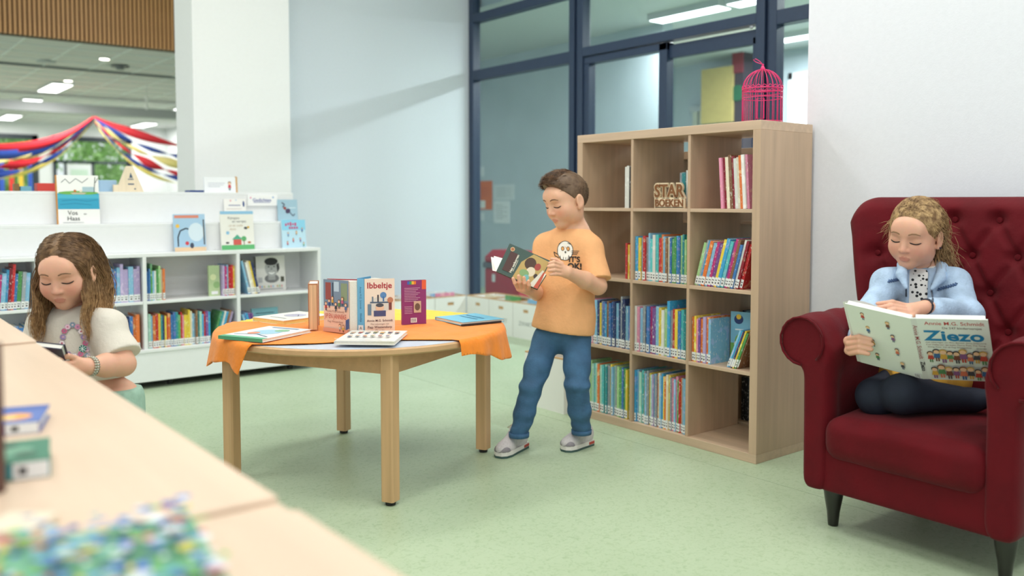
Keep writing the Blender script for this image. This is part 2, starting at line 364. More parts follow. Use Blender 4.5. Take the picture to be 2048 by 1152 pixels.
for j in range(1, 22): MB().box(.8, 7.4, 11.6+j*.6-.012, 11.6+j*.6+.012, 3.064, 3.078).build('grid_bar', TB, hc)
for (x, y), lb in zip(HALL_LAMPS, ('large hall ceiling lamp in front of the grey beam', 'hall ceiling lamp just behind the grey beam', 'farthest left hall ceiling lamp near the windows', 'far right hall ceiling lamp above the right window', 'hall ceiling lamp beside the white column', 'hall ceiling lamp at the left outside the main row')):
    l = empty('ceiling_lamp', (x, y, 3.035)); tag(l, lb, 'lamp', None)
    MB().box(-.16, .16, -.62, .62, 0, .03).build('housing', flat('#e8eaec'), l); MB().box(-.145, .145, -.6, .6, -.006, 0).build('diffuser', emit('hall_diffuser', '#ffffff', 4.5), l)
for (x, y), lb in (((3.12, 12.76), 'small round downlight in the hall ceiling near the fascia'), ((3.22, 15.41), 'small round downlight in the hall ceiling beside a square lamp')):
    l = empty('downlight', (x, y, 3.064)); tag(l, lb, 'lamp')
    MB().lathe([(0, -.004), (.075, -.004), (.075, .01), (0, .01)], 20).build('ring', flat('#d5d8da'), l); MB().lathe([(0, -.008), (.06, -.008), (.06, -.004), (0, -.004)], 20).build('lens', emit('downlight_lens', '#fff8e8', 7), l)
sp = empty('ceiling_speaker', (2.55, 13.48, 3.064)); tag(sp, 'faint round speaker in the hall ceiling', 'speaker'); MB().lathe([(0, -.02), (.11, -.02), (.13, 0), (0, 0)], 20).build('grille', flat('#aeb4b9'), sp)
sd = empty('smoke_detector', (3.45, 13.27, 3.064)); tag(sd, 'grey smoke detector on the hall ceiling', 'detector'); MB().lathe([(0, -.05), (.05, -.05), (.06, -.02), (.12, -.02), (.12, 0), (0, 0)], 20).build('body', flat('#6f7377'), sd)
box_obj('trim_1', (-1, 7.35, 13.95, 14.02, 3.045, 3.07), flat('#777c80'), kind='structure')
box_obj('beam', (-1, 7.35, 17.5, 17.8, 2.75, 2.92), mat('grey_beam', '#a9adb0', .7), kind='structure')
box_obj('wall_hall_right', (7.35, 7.5, 11.6, 24.2, 0, 3.1), HW, kind='structure')
# far wall with two windows
wl = MB()
def wallrect(x0, x1, z0, z1): wl.box(x0, x1, 24, 24.2, z0, z1)
wallrect(-1, 2.6, 0, 3.1); wallrect(4.30, 4.62, 0, 3.1); wallrect(6.47, 7.4, 0, 3.1); wallrect(2.6, 4.30, 0, 1.0); wallrect(2.6, 4.30, 2.77, 3.1); wallrect(4.62, 6.47, 0, 1.0); wallrect(4.62, 6.47, 2.77, 3.1)
tag(wl.build('wall_hall_far', HW), kind='structure')
DKF = flat('#2e3840')
for n, (x0, x1, bars) in enumerate(((2.6, 4.30, ((3.4, 3.47, 1.0, 2.77),)), (4.62, 6.47, ((4.62, 6.47, 2.10, 2.17), (5.5, 5.57, 1.0, 2.14), (4.88, 4.93, 1.0, 2.1))))):
    w_ = empty('window_%d' % (n+4), (0, 24.0, 0)); tag(w_, kind='structure')
    for a, b, c, d in ((x0, x1, 2.65, 2.77), (x0, x1, 1.0, 1.08), (x0, x0+.08, 1.0, 2.77), (x1-.12, x1, 1.0, 2.77))+bars:
        MB().box(a, b, -.03, .05, c, d).build('frame_bar', DKF, w_)
    MB().box(x0, x1, .06, .068, 1.0, 2.77).build('pane', glass_mat('far_glass', (.95, .97, .95)), w_)
dl = empty('hall_door', (5.2, 23.95, 0)); tag(dl, 'pale door leaf with a small pane in the far hall window', 'door'); MB().box(-.28, .28, -.03, .0, 1.0, 2.08).build('leaf', flat('#d6dadd'), dl); MB().box(-.2, .2, -.035, -.03, 1.2, 1.95).build('pane', flat('#b9cfc0'), dl)
# trees outside
def tree(x, y, r, h, label, seed):
    t = empty('tree', (x, y, 0)); tag(t, label, 'tree', 'trees outside the hall windows'); rnd = random.Random(seed)
    MB().tube([(0, 0, 0), (.05, 0, h*.4), (0, .05, h*.7)], [.16, .12, .06], 8).build('trunk', mat('bark', '#6b5a48', .9, noise=.2), t)
    b = MB()
    for i in range(2600):
        a = rnd.uniform(0, 6.28); u = rnd.uniform(-1, 1); q = r*rnd.uniform(.55, 1)*(1 if i % 3 else .8)
        c = Vector((q*math.cos(a)*math.sqrt(1-u*u), q*math.sin(a)*math.sqrt(1-u*u), h*.6+q*u*1.05)); s_ = rnd.uniform(.1, .2)
        d1 = Vector((rnd.gauss(0, 1), rnd.gauss(0, 1), rnd.gauss(0, 1))).normalized(); d2 = d1.orthogonal().normalized()
        b.add([c+d1*s_, c+d2*s_*.5, c-d1*s_, c-d2*s_*.5], [(0, 1, 2, 3)])
    tag(b.build('foliage', mat('leaf_green', '#bfe39a', .6, noise=.3, scale=3), t), kind='stuff')
tree(3.6, 27.5, 1.7, 4.2, 'leafy green tree outside the left far window', 1); tree(7.9, 29.5, 2.2, 4.6, 'leafy green tree outside the right far window', 2); tree(12.5, 34, 2.6, 5.4, 'leafy tree further off outside the right far window', 3)
box_obj('ground_outside', (-10, 25, 24.3, 45, -.3, -.1), mat('grass_outside', '#9fbf7a', .9, noise=.2), kind='structure')
# coloured ribbon curtain at the left window
rc = empty('ribbon_curtain', (2.7, 23.9, 0)); tag(rc, 'red, blue, white and yellow paper ribbons hanging in the left far window', 'ribbon curtain')
MB().box(-.1, 1.6, -.01, .09, 2.18, 2.21).build('rail', flat('#5a4a40'), rc)
for i, c in enumerate(('#d8342f', '#2f55b5', '#e8e6e4', '#d8342f', '#2f55b5', '#d8342f', '#e0b93c', '#2f55b5')):
    MB().box(-.05+i*.2, .05+i*.2, -.004, .004, .9, 2.2).build('ribbon', flat(c), rc)
# crepe streamers gathered under the beam
def streamer(name_c, hexc, p0, p1, sag, twist, side, idx, w=.16):
    n = 40; b = MB(); vs = []
    for i in range(n+1):
        t = i/n; p = p0.lerp(p1, t); p = p+Vector((0, 0, -sag*4*t*(1-t)*(1.25-t*.5)))
        a = twist*t*math.pi+idx*.6; ww = w*(.25+.75*min(1, t*3))*.5
        d = Vector((.0, math.cos(a)*ww*.6, math.sin(a)*ww*.9+.02)); vs += [p-d, p+d]
    b.add([tuple(v) for v in vs], [(2*i, 2*i+1, 2*i+3, 2*i+2) for i in range(n)])
    o = b.build('paper_streamer', mat('crepe_'+hexc.strip('#'), hexc, .8, bump=.2, bscale=40), None, smooth=True)
    sm = o.modifiers.new('thick', 'SOLIDIFY'); sm.thickness = .004
    tag(o, '%s crepe paper streamer sweeping %s from the beam, %s from the top' % (name_c, side, ('first', 'second', 'third', 'fourth', 'fifth', 'sixth')[idx]), 'streamer', 'crepe streamers under the hall beam')
ap = pj(187, 234, 15.2)
LS = [('red', '#cf1f2e', 294, .25, .8), ('blue', '#1c3f94', 307, .30, .5), ('yellow', '#e9d98a', 322, .30, 2.2), ('red', '#cf1f2e', 336, .32, 3.2), ('blue', '#1c3f94', 350, .36, 2.0), ('yellow', '#e3d06e', 362, .36, 1.2)]
RS = [('red', '#cf1f2e', 296, .06, 1.2), ('blue', '#1c3f94', 318, .14, 2.2), ('yellow', '#e9d98a', 334, .18, 2.6), ('red', '#cf1f2e', 353, .22, 3.4), ('blue', '#1c3f94', 360, .30, 1.6), ('yellow', '#e3d06e', 372, .30, 1.1)]
for i, (n, h, y, s, t) in enumerate(LS): streamer(n, h, ap+Vector((.0, .01*i, -.015*i)), pj(-60, y, 14.6), s*.9, t, 'left', i, .13)
for i, (n, h, y, s, t) in enumerate(RS): streamer(n, h, ap+Vector((.02, .01*i, -.015*i)), pj(378, y, 14.8), s*.9, t, 'right', i, .13)
ln = empty('hanging_cord', pj(293, 150, 14.5)); tag(ln, 'thin cord with two white tags hanging from the hall ceiling', 'cord')
c0 = pj(293, 150, 14.5); c1 = pj(293, 216, 14.5)
MB().tube([(0, 0, 3.06-c0.z), tuple(c1-c0)], .004, 5).build('cord', flat('#c9ccd0'), ln)
for py in (198, 213): q = pj(293, py, 14.5)-c0; MB().box(q.x-.015, q.x+.015, q.y-.01, q.y+.01, q.z-.05, q.z+.05).build('tag', flat('#f4f4f4'), ln)
# lamps of the main room (above the picture), last pair added for the fascia
for i, (x, y) in enumerate(LAMPS):
    l = empty('ceiling_panel', (x, y, CEIL)); tag(l, 'unseen white rectangular ceiling panel lamp above the room', 'lamp', 'panel lamps above the reading corner')
    MB().box(-.62, .62, -.32, .32, -.07, 0).build('housing', flat('#e8eaec'), l)
# ================================================================ bookcases and shelf books
BEECH = wood('oak_veneer_upright', '#c2a68b', 'Z', .10, 5); BEECHY = wood('oak_veneer_shelf', '#cbb096', 'Y', .10, 5)
BX0, BX1, BY0, BY1, BH = 3.154, 3.54, 2.267, 3.412, 1.485
CW = (BY1-BY0-.08-2*.016)/3; RH = (BH-.08-3*.016)/4
def cell_y(c): y1 = BY1-.04-c*(CW+.016); return y1-CW, y1           # c = 0 is the left column in view
def cell_z(r): return .04+(3-r)*(RH+.016)                            # r = 0 is the top row
def cube_case(name, label, x0, x1, y0, y1, h, cols, rows, cat='bookcase', mv=BEECH, mh=BEECHY):
    t = empty(name, ((x0+x1)/2, (y0+y1)/2, 0)); tag(t, label, cat); ox, oy = (x0+x1)/2, (y0+y1)/2
    def pb(n, a, b, c, d, e, f, m): MB().box(a-ox, b-ox, c-oy, d-oy, e, f).build(n, m, t, bevel=.0012, segs=1)
    pb('top_panel', x0, x1, y0, y1, h-.04, h, mh); pb('bottom_panel', x0, x1, y0, y1, 0, .04, mh)
    pb('side_panel', x0, x1, y0, y0+.04, .04, h-.04, mv); pb('side_panel', x0, x1, y1-.04, y1, .04, h-.04, mv)
    cw = (y1-y0-.08-(cols-1)*.016)/cols; rh = (h-.08-(rows-1)*.016)/rows
    for c in range(1, cols): yy = y0+.04+c*cw+(c-1)*.016; pb('divider', x0+.004, x1-.004, yy, yy+.016, .04, h-.04, mv)
    for r in range(1, rows):
        zz = .04+r*rh+(r-1)*.016
        for c in range(cols): ya = y0+.04+c*(cw+.016); pb('shelf', x0+.004, x1-.004, ya, ya+cw, zz, zz+.016, mh)
    return t
cube_case('cube_bookcase', 'tall light oak cube bookcase with twelve open cubbies', BX0, BX1, BY0, BY1, BH, 3, 4)
cube_case('cube_bookcase', 'lower oak cube bookcase standing behind the tall one', 3.58, 3.96, 2.335, 3.45, 1.40, 3, 4)
PAL = {'blue': '#3f78b8', 'light blue': '#86bcdc', 'teal': '#2f8f95', 'green': '#57a05a', 'light green': '#a5d08f', 'yellow': '#e8cb45', 'orange': '#e0783a', 'red': '#c42f33',
       'dark red': '#86202f', 'pink': '#e493b0', 'purple': '#774f93', 'white': '#e6e6e1', 'cream': '#e3d8bf', 'grey': '#98a0a8', 'black': '#26282c', 'navy': '#26396b', 'brown': '#8a6244', 'turquoise': '#54bfc2', 'lilac': '#b6a6d2', 'mint': '#a9d6c4', 'magenta': '#b52f76', 'sky blue': '#3fa3d6'}
ORD = ['first', 'second', 'third', 'fourth', 'fifth', 'sixth', 'seventh', 'eighth', 'ninth', 'tenth', 'eleventh', 'twelfth', 'thirteenth', 'fourteenth', 'fifteenth', 'sixteenth', 'seventeenth', 'eighteenth', 'nineteenth', 'twentieth'] + ['twenty-'+s for s in ('first', 'second', 'third', 'fourth', 'fifth', 'sixth', 'seventh', 'eighth', 'ninth')]+['thirtieth'] + ['thirty-'+s for s in ('first', 'second', 'third', 'fourth', 'fifth', 'sixth')]
PAGES = mat('paper_pages', '#e9e4d6', .8, noise=.06, scale=300); BM = book_mat()
LABW = flat('#eef0f0'); LABK = flat('#3a3c42')
def shelf_book(M, t, d, h, cname, label, group, lab=True):
    o = MB().box(-t/2, t/2, 0, .0022, 0, h).box(-t/2, -t/2+.0018, .0022, d, 0, h).box(t/2-.0018, t/2, .0022, d, 0, h).build('book', BM)
    o.matrix_world = M; c = hexlin(PAL[cname]); k = random.uniform(.85, 1.12); o.color = (*[min(1, x*k) for x in c], 1)
    tag(o, label, 'book', group)
    MB().box(-t/2+.0018, t/2-.0018, .0022, d-.004, .003, h-.003).build('pages', PAGES, o)
    if lab:
        b = MB().use(LABW).box(-t/2+.0003, t/2-.0003, -.0005, 0, .006, .044)
        if t > .008: b.use(LABK).box(-t*.2, t*.2, -.0008, -.0004, .014, .022).box(-t*.28, t*.28, -.0008, -.0004, .029, .033)
        b.build('spine_label', None, o)
    return o
def row(where, group, a0, a1, spec, place, lean=0, h=(.19, .23), d=(.14, .18), lab=True, start=0, inset=(0, .012)):
    """spec: list of colour names (optionally (name, height)) filling a0..a1 from the left; place(a, z_lift, inset, lean) -> matrix"""
    n = len(spec); wts = [random.uniform(.75, 1.3) for _ in spec]; cl = math.cos(lean); avail = (a1-a0)*cl - (0 if not lean else 0)
    ts = [w/sum(wts)*avail*.985 for w in wts]; a = a0
    for i, sp_ in enumerate(spec):
        cn, hh = (sp_, random.uniform(*h)) if isinstance(sp_, str) else sp_
        t = ts[i]; step = t/cl
        M = place(a+step/2, abs(math.sin(lean))*t/2, random.uniform(*inset), lean)
        art = 'paperback' if t < .012 else 'book'
        shelf_book(M, t*.97, random.uniform(*d), hh, cn, '%s %s, %s from the left %s' % (cn, art, ORD[start+i], where), group, lab)
        a += step
def bc_place(r, c, xo=0):
    y0, y1 = cell_y(c); z = cell_z(r)
    def f(a, lift, ins, lean):
        return Matrix.Translation((BX0+.018+xo+ins, y1-a, z+lift+.0003)) @ Matrix.Rotation(-math.pi/2, 4, 'Z') @ Matrix.Rotation(lean, 4, 'Y')
    return f
ROWN = ('top-row', 'second-row', 'third-row', 'bottom-row'); COLN = ('left', 'middle', 'right')
def bc_row(r, c, a0, a1, spec, lean=0, **k):
    row('in the %s %s cubby of the oak bookcase' % (ROWN[r], COLN[c]), 'books in the oak bookcase', a0, a1, spec, bc_place(r, c), lean, **k)
bc_row(0, 0, .285, .340, ['white', 'white', 'black'], h=(.205, .215), lab=False)
row('behind the wooden letters in the oak bookcase', 'books in the oak bookcase', .20, .338, ['grey', 'teal', 'white', 'lilac', 'white', 'yellow'], bc_place(0, 1, .09), h=(.17, .19), lab=False)
bc_row(0, 2, .165, .315, ['pink', 'dark red', 'cream', 'brown', 'dark red', 'white', 'cream', 'orange', 'white', 'pink'], lean=-.07, h=(.215, .24), lab=False)
bc_row(1, 0, .296, .340, ['red', 'yellow', 'red'], h=(.17, .18), lab=False)
bc_row(1, 1, .004, .338, ['sky blue', 'yellow', 'light blue', 'red', 'grey', 'light blue', 'turquoise', 'white', 'turquoise', 'red', 'orange', 'light blue', 'brown', 'cream', 'blue', 'green', 'green', 'sky blue', 'blue', 'light green', 'teal', 'light green', 'green'], h=(.205, .235))
bc_row(1, 2, .010, .280, ['light green', 'grey', 'sky blue', 'orange', 'light blue', 'magenta', 'purple', 'yellow', 'sky blue', 'turquoise', 'purple', 'magenta', 'brown', 'blue', 'white', 'dark red', 'red'], lean=.27, h=(.20, .23))
bc_row(2, 0, .004, .338, ['sky blue', 'cream', 'pink', 'white', 'light blue', 'navy', 'yellow', 'grey', 'blue', 'sky blue', 'brown', 'blue', 'blue', 'navy', 'light blue', 'navy', ('grey', .262), ('navy', .25), 'light blue', 'blue'], h=(.215, .235))
bc_row(2, 1, .004, .334, ['white', 'pink', 'light blue', 'grey', 'navy', 'blue', 'magenta', 'purple', 'light blue', 'yellow', 'white', 'light green', ('sky blue', .268), 'grey', 'red', 'yellow', 'blue', 'turquoise', 'teal'], h=(.21, .24))
bc_row(2, 2, .004, .118, ['orange', 'yellow', 'pink', 'purple', 'orange', 'lilac', 'orange', 'light blue'], h=(.20, .215))
bc_row(2, 2, .200, .262, ['light blue', 'sky blue', 'orange', 'navy', 'yellow', 'green', 'brown'], lean=.38, h=(.17, .19), d=(.10, .12), start=9)
bc_row(3, 0, .004, .338, ['pink', 'grey', 'light green', 'mint', 'turquoise', 'mint', 'orange', 'mint', 'turquoise', 'mint', 'teal', 'grey', 'yellow', 'light blue', 'mint', 'grey', 'light green', 'green', 'blue', 'green', ('yellow', .25), ('green', .25)], h=(.245, .262))
bc_row(3, 1, .004, .336, ['sky blue', 'light blue', 'grey', 'mint', 'turquoise', 'green', 'grey', 'light blue', 'grey', 'yellow', 'mint', 'lilac', 'light blue', 'grey', 'orange', 'cream', 'light blue', 'sky blue', 'yellow', 'orange', 'cream', 'yellow', 'grey', 'pink', 'light blue', 'pink', 'green', 'red', 'orange', 'grey', 'light blue'], h=(.25, .268))
# rear bookcase, seen through the open backs
for z, cs, hh in ((.753, ('blue', 'teal', 'navy'), .19), (.395, ('navy', 'light blue', 'blue', 'white'), .22), (.047, ('black', 'black'), .22)):
    for i, cn in enumerate(cs):
        zz = {.753: .708, .395: .374, .047: .04}[z]
        shelf_book(Matrix.Translation((3.62, 2.685-i*.022, zz+.0003)) @ Matrix.Rotation(-math.pi/2, 4, 'Z'), .02, .16, hh, cn, '%s book, %s of a small group in the %s of the rear bookcase' % (cn, ORD[i], {.753: 'upper middle', .395: 'lower middle', .047: 'bottom'}[z]), 'books in the rear bookcase', z == .395)
# face-out picture book in the third row, right cubby
def slab_book(name, label, P0, P1, h, t, covhex, lean=0.0, cat='book', edge='#e9e4d6', group=None):
    """standing book: front cover bottom edge runs P0->P1 (left to right in view); returns (root, art frame, width)"""
    x = Vector((P1.x-P0.x, P1.y-P0.y, 0)); w = x.length; x.normalize(); n = x.cross(Vector((0, 0, 1)))
    base = Matrix(((x.x, 0, n.x, P0.x), (x.y, 0, n.y, P0.y), (0, 1, 0, P0.z), (0, 0, 0, 1)))     # x right, y up, z towards viewer
    base = base @ Matrix.Rotation(-lean, 4, 'X')
    r = empty(name); r.matrix_world = base; tag(r, label, cat, group)
    cm = mat('cover_'+covhex.strip('#'), covhex, .35)
    MB().box(0, w, 0, h, -.002, 0).build('front_cover', cm, r); MB().box(0, w, 0, h, -t, -t+.002).build('back_cover', cm, r)
    MB().box(0, .0025, 0, h, -t+.002, -.002).build('spine', cm, r); MB().box(.0025, w-.004, .003, h-.003, -t+.002, -.002).build('pages', mat('edge_'+edge.strip('#'), edge, .8, noise=.05, scale=200), r)
    return r, Art(Matrix.Identity(4)), w
y0, y1 = cell_y(2); z = cell_z(2)+.0004
r, a, w = slab_book('picture_book', 'light blue picture book shown face out among the third-row right cubby books', Vector((3.305, y1-.126, z)), Vector((3.335, y1-.232, z)), .235, .008, '#7db9d6')
a.rect(.0, 0, w, .09, '#6fa653').circ(w*.35, .20, .022, '#22386e').circ(w*.35, .212, .012, '#f0c63c').circ(w*.55, .10, .04, '#86b45a').line([(w*.2, .06), (w*.5, .11), (w*.85, .07)], .004, '#33523a').circ(w*.3, .085, .016, '#d9d2c0').circ(w*.66, .085, .016, '#d9d2c0').rect(w*.2, .15, w*.85, .156, '#e9f3f8').build(r)
# ---------------------------------------------------------------- birdcage
cg = empty('birdcage', (3.36, 2.41, BH)); tag(cg, 'pink wire birdcage with a domed top standing on the bookcase', 'birdcage')
PINK = mat('pink_lacquer', '#d8296f', .35, noise=.03)
R = .088
def ring(z, r, w=.0022, n=40): return [(r*math.cos(2*math.pi*i/n), r*math.sin(2*math.pi*i/n), z) for i in range(n)]
MB().lathe([(0, 0), (R+.002, 0), (R+.002, .006), (0, .006)], 36).build('base', PINK, cg)
for zz in (.012, .118, .142): MB().tube(ring(zz, R), .0018, 6, True).build('hoop', PINK, cg)
MB().tube(ring(.158, R), .003, 6, True).build('hoop', PINK, cg)
bar = None
for i in range(22):
    if bar is None:
        pts = [(R, 0, .004), (R, 0, .08), (R, 0, .155)]+[(R*math.cos(t), 0, .155+.092*math.sin(t)) for t in [k*math.pi/2/9 for k in range(1, 10)]]
        pts[-1] = (.006, 0, .247); o = MB().tube(pts, .0016, 5).build('bar', PINK, cg, smooth=True); bar = o.data
    else: o = bpy.data.objects.new('bar', bar); COL.objects.link(o); o.parent = cg
    o.rotation_euler = (0, 0, 2*math.pi*i/22)
sc = MB()
for i in range(22):
    a0 = 2*math.pi*i/22
    sc.tube([(R*1.01*math.cos(a0+t*.285), R*1.01*math.sin(a0+t*.285), .158+.013*math.sin(t*math.pi)) for t in (0, .25, .5, .75, 1)], .0017, 5)
sc.build('scalloped_trim', PINK, cg)
MB().lathe([(0, .243), (.012, .243), (.009, .256), (.005, .262), (.005, .272), (0, .272)], 14).build('finial', PINK, cg)
MB().tube([(.0, 0, .268), (-.008, .012, .285), (-.018, .026, .296), (-.024, .034, .292), (-.018, .026, .282), (-.004, .006, .272)], .002, 6).build('hanging_loop', PINK, cg)
dr = [(R*1.02*math.cos(t), R*1.02*math.sin(t), zz) for t, zz in ((3.5, .02), (3.5, .108), (3.85, .108), (3.85, .02))]
MB().tube(dr, .0022, 5, True).build('door', PINK, cg)
# ---------------------------------------------------------------- wooden letters
sg = empty('wooden_sign', (3.235, 2.845, cell_z(0)+.0003)); sg.rotation_euler = (math.pi/2, 0, -math.pi/2); tag(sg, 'wooden cut-out sign reading STAR BOEKEN on the top-row middle shelf', 'sign')
PLY = wood('birch_ply', '#efdcba', 'X', .06, 5); DKW = wood('walnut_face', '#85552c', 'X', .2, 6)
def letters(body, cx, cy, w, h, bold, z0, z1, m, name):
    v, f, e = text_data(body, bold, .5); b = MB(); b.add([(cx+p[0]*w/e[0], cy+p[1]*h/e[1], z0+(p[2]+.5)*(z1-z0)) for p in v], f); return b.build(name, m, sg)
letters('STAR', 0, .085, .200, .078, .07, -.012, 0, PLY, 'backing'); letters('STAR', 0, .085, .186, .064, .02, 0, .004, DKW, 'star_letters')
MB().box(-.097, .097, 0, .052, -.012, 0).build('backing', PLY, sg, bevel=.002)
letters('BOEKEN', 0, .026, .176, .036, .012, 0, .004, DKW, 'boeken_letters')
MB().box(-.09, .09, 0, .006, -.05, .0).build('foot', PLY, sg)
# ================================================================ low white display unit
UW = mat('white_laminate', '#eceef0', .3, noise=.01, scale=30); UY, UD = 5.5, .30
ux = [2.70-.5785*i for i in range(6)]                       # outer edges of the bays, right to left
un = empty('display_shelf_unit', (1.25, 5.8, 0)); tag(un, 'long low white display shelf unit with two shelf rows and stepped top', 'shelf unit')
def ub(n, x0, x1, y0, y1, z0, z1, m=UW, bev=.002): return MB().box(x0-1.25, x1-1.25, y0-5.8, y1-5.8, z0, z1).build(n, m, un, bevel=bev, segs=1)
for i, x in enumerate(ux): ub('upright', x-.022 if i == 0 else x-.011, x if i == 0 else x+.011, UY, UY+UD, .242, .803)
for i in range(5):
    a, b = ux[i+1]+.011, ux[i]-(.022 if i == 0 else .011)
    ub('shelf', a, b, UY+.004, UY+UD, .517, .535)
    ub('back_panel', a, b, UY+UD-.012, UY+UD, .242, .803, bev=0)
L = ux[-1]
ub('bottom_board', L, 2.70, UY-.012, UY+.62, .222, .242); ub('top_board', L, 2.70, UY, UY+UD, .803, .825)
ub('front_panel', L, 2.70, UY-.006, UY+.014, .045, .222); ub('side_panel', 2.68, 2.70, UY+.014, UY+.62, .045, .222)
ub('plinth', L, 2.66, UY+.05, UY+.58, .03, .222, flat('#17181a'), 0)
for x in (.6, 1.7, 2.5): MB().lathe([(0, -.012), (.024, -.012), (.024, .012), (0, .012)], 16, Matrix.Translation((x-1.25, UY+.08-5.8, .024)) @ Matrix.Rotation(math.pi/2, 4, 'Y')).build('castor', flat('#3a3a3c'), un)
ub('step_face', L, 2.66, UY+.15, UY+.17, .825, .985); ub('step_top', L, 2.66, UY+.15, UY+.32, .985, 1.003)
ub('step_face', L, 2.64, UY+.30, UY+.32, 1.003, 1.18); ub('step_top', L, 2.64, UY+.30, UY+.62, 1.18, 1.2)
ub('step_side', 2.645, 2.66, UY+.17, UY+.62, .825, .985); ub('step_side', 2.625, 2.64, UY+.32, UY+.62, 1.003, 1.18); ub('rear_panel', L, 2.70, UY+.60, UY+.62, .242, 1.18)
def un_place(z, xl):
    def f(a, lift, ins, lean): return Matrix.Translation((xl+a, UY+.02+ins, z+lift+.0004)) @ Matrix.Rotation(lean, 4, 'Y')
    return f
ZU, ZL = .535, .242
def un_row(bay, up, a0, a1, spec, lean=0, **k):
    xl = ux[bay+1]+.011; nm = ('right-end', 'second', 'third', 'fourth', 'fifth')[bay]
    row('in the %s %s bay of the white unit' % (('upper' if up else 'lower'), nm), 'books in the white unit', a0, a1, spec, un_place(ZU if up else ZL, xl), lean, **k)
un_row(3, 1, .27, .528, ['pink', 'light green', 'pink', 'lilac', 'pink', 'magenta', 'light blue', ('sky blue', .225), ('dark red', .235), ('red', .255), 'blue', 'green', 'grey', 'light blue'], lean=.08, h=(.195, .215))
un_row(2, 1, .02, .555, ['light blue', 'red', 'white', 'sky blue', 'light blue', 'pink', 'red', 'red', 'dark red', 'pink', 'cream', 'light green', 'magenta', 'magenta', 'sky blue', 'white', 'light blue', 'blue', 'light blue', ('lilac', .23), 'lilac', 'light blue', 'lilac', 'lilac'], h=(.19, .215))
un_row(1, 1, .006, .115, ['blue', 'blue', ('green', .225), 'light blue', 'white', 'green', ('light green', .21), 'cream', 'orange'], h=(.175, .2))
un_row(1, 1, .475, .555, ['lilac', 'magenta', 'light blue', 'red', 'red', 'yellow'], h=(.185, .2))
un_row(0, 1, .062, .142, ['light blue', 'grey', 'white', 'cream', 'yellow', 'navy'], lean=-.22, h=(.205, .225))
un_row(3, 0, .36, .555, ['sky blue', 'blue', 'sky blue', 'blue', 'blue', 'sky blue', 'blue'], h=(.185, .2))
un_row(2, 0, .435, .54, ['purple', 'navy', 'blue', ('orange', .20), 'orange'], h=(.205, .22))
un_row(1, 0, .01, .395, ['mint', 'light blue', 'orange', 'red', 'yellow', 'teal', 'navy', 'yellow', 'red', 'orange', 'blue', 'blue', 'teal', 'green', 'red', 'pink', 'yellow', 'yellow', ('yellow', .22), 'cream', 'light blue', 'grey', 'brown', 'teal', 'mint', 'sky blue', 'red', 'purple', 'sky blue'], h=(.185, .215))
un_row(1, 0, .405, .492, ['green', 'teal', 'white', 'sky blue', 'brown', 'lilac'], lean=.26, h=(.185, .205), start=29)
un_row(0, 0, .062, .137, ['light blue', 'blue', 'sky blue', 'purple', 'purple'], lean=-.28, h=(.165, .185))
UL = .20
def facing(name, label, x0, x1, y, z, h, t, c, lean=.12, edge='#e9e4d6'):
    return slab_book(name, label, Vector((x0, y, z+.0005)), Vector((x1, y, z+.0005)), h, t, c, lean, edge=edge)
def at_x(px, y):                                            # X on a plane Y=y under picture column px
    r = _fw+_rt*((px-1024)/FPX); return r.x/r.y*y
# face-out books inside the unit
r, a, w = facing('picture_book', 'pale green picture book facing out in the upper second bay of the white unit', at_x(417, 5.56), at_x(439, 5.56), 5.56, ZU, .195, .02, '#b9cfa0', .05)
a.circ(w*.4, .12, .02, '#dfe7b8').circ(w*.7, .07, .022, '#93b87e').rect(w*.2, .01, w*.8, .03, '#eef0f0').build(r)
r, a, w = facing('picture_book', 'white book with a black and white smiling face on its cover', at_x(510, 5.62), at_x(571, 5.62), 5.62, ZU, .238, .02, '#e4e2df', .1)
a.rect(w*.0, .0, w*.05, .238, '#3a3a3c')
a.circ(w*.55, .085, .052, '#77787a', .03).rect(w*.43, .075, w*.67, .12, '#a2a3a4').circ(w*.55, .155, .046, '#b4b5b6', .058).circ(w*.55, .20, .048, '#2c2c2e', .026).poly([(w*.74, .12), (w*.82, .15), (w*.80, .19), (w*.72, .18)], '#3a3a3c')
a.circ(w*.46, .165, .007, '#242426', .004).circ(w*.64, .165, .007, '#242426', .004).line([(w*.42, .178), (w*.5, .181)], .004, '#333335').line([(w*.6, .181), (w*.68, .178)], .004, '#333335').poly([(w*.55, .165), (w*.59, .142), (w*.51, .142)], '#8f9092')
a.poly([(w*.43, .132), (w*.67, .132), (w*.62, .117), (w*.55, .112), (w*.48, .117)], '#f2f2f2').line([(w*.42, .134), (w*.55, .127), (w*.68, .134)], .003, '#333335')
a.rect(w*.1, .06, w*.24, .095, '#b9babc').rect(w*.84, .06, w*.95, .095, '#4a4a40')
for i, c in enumerate(('#d9a0a0', '#9ab8d8', '#c9c088', None, '#98c098', '#d9a0a0', '#9ab8d8', None, '#c9b080', '#98c098', '#d9a0a0')):
    if c: a.rect(w*(.12+.072*i), .025, w*(.165+.072*i), .039, c)
a.rect(w*.15, .012, w*.9, .017, '#9fa0a4').build(r)
r, a, w = facing('picture_book', 'teal blue book with CHOCOLA on its cover in the lower right bay', at_x(503, 5.6), at_x(556, 5.6), 5.6, ZL, .185, .012, '#7fb5c4', .1)
a.text('CHOCOLA', w*.5, .125, '#22384a', w=w*.6, bold=.02).rect(w*.15, .148, w*.85, .153, '#2c5060').rect(w*.15, .108, w*.8, .111, '#2c5060').rect(w*.15, .098, w*.75, .101, '#2c5060')
for q in (.33, .68): a.circ(w*q, .055, .021, '#f1f1ee').circ(w*q, .065, .014, '#3c2b26').circ(w*q, .055, .010, '#e0b294')
a.rect(w*.1, .0, w*.9, .03, '#e9eef0').build(r)
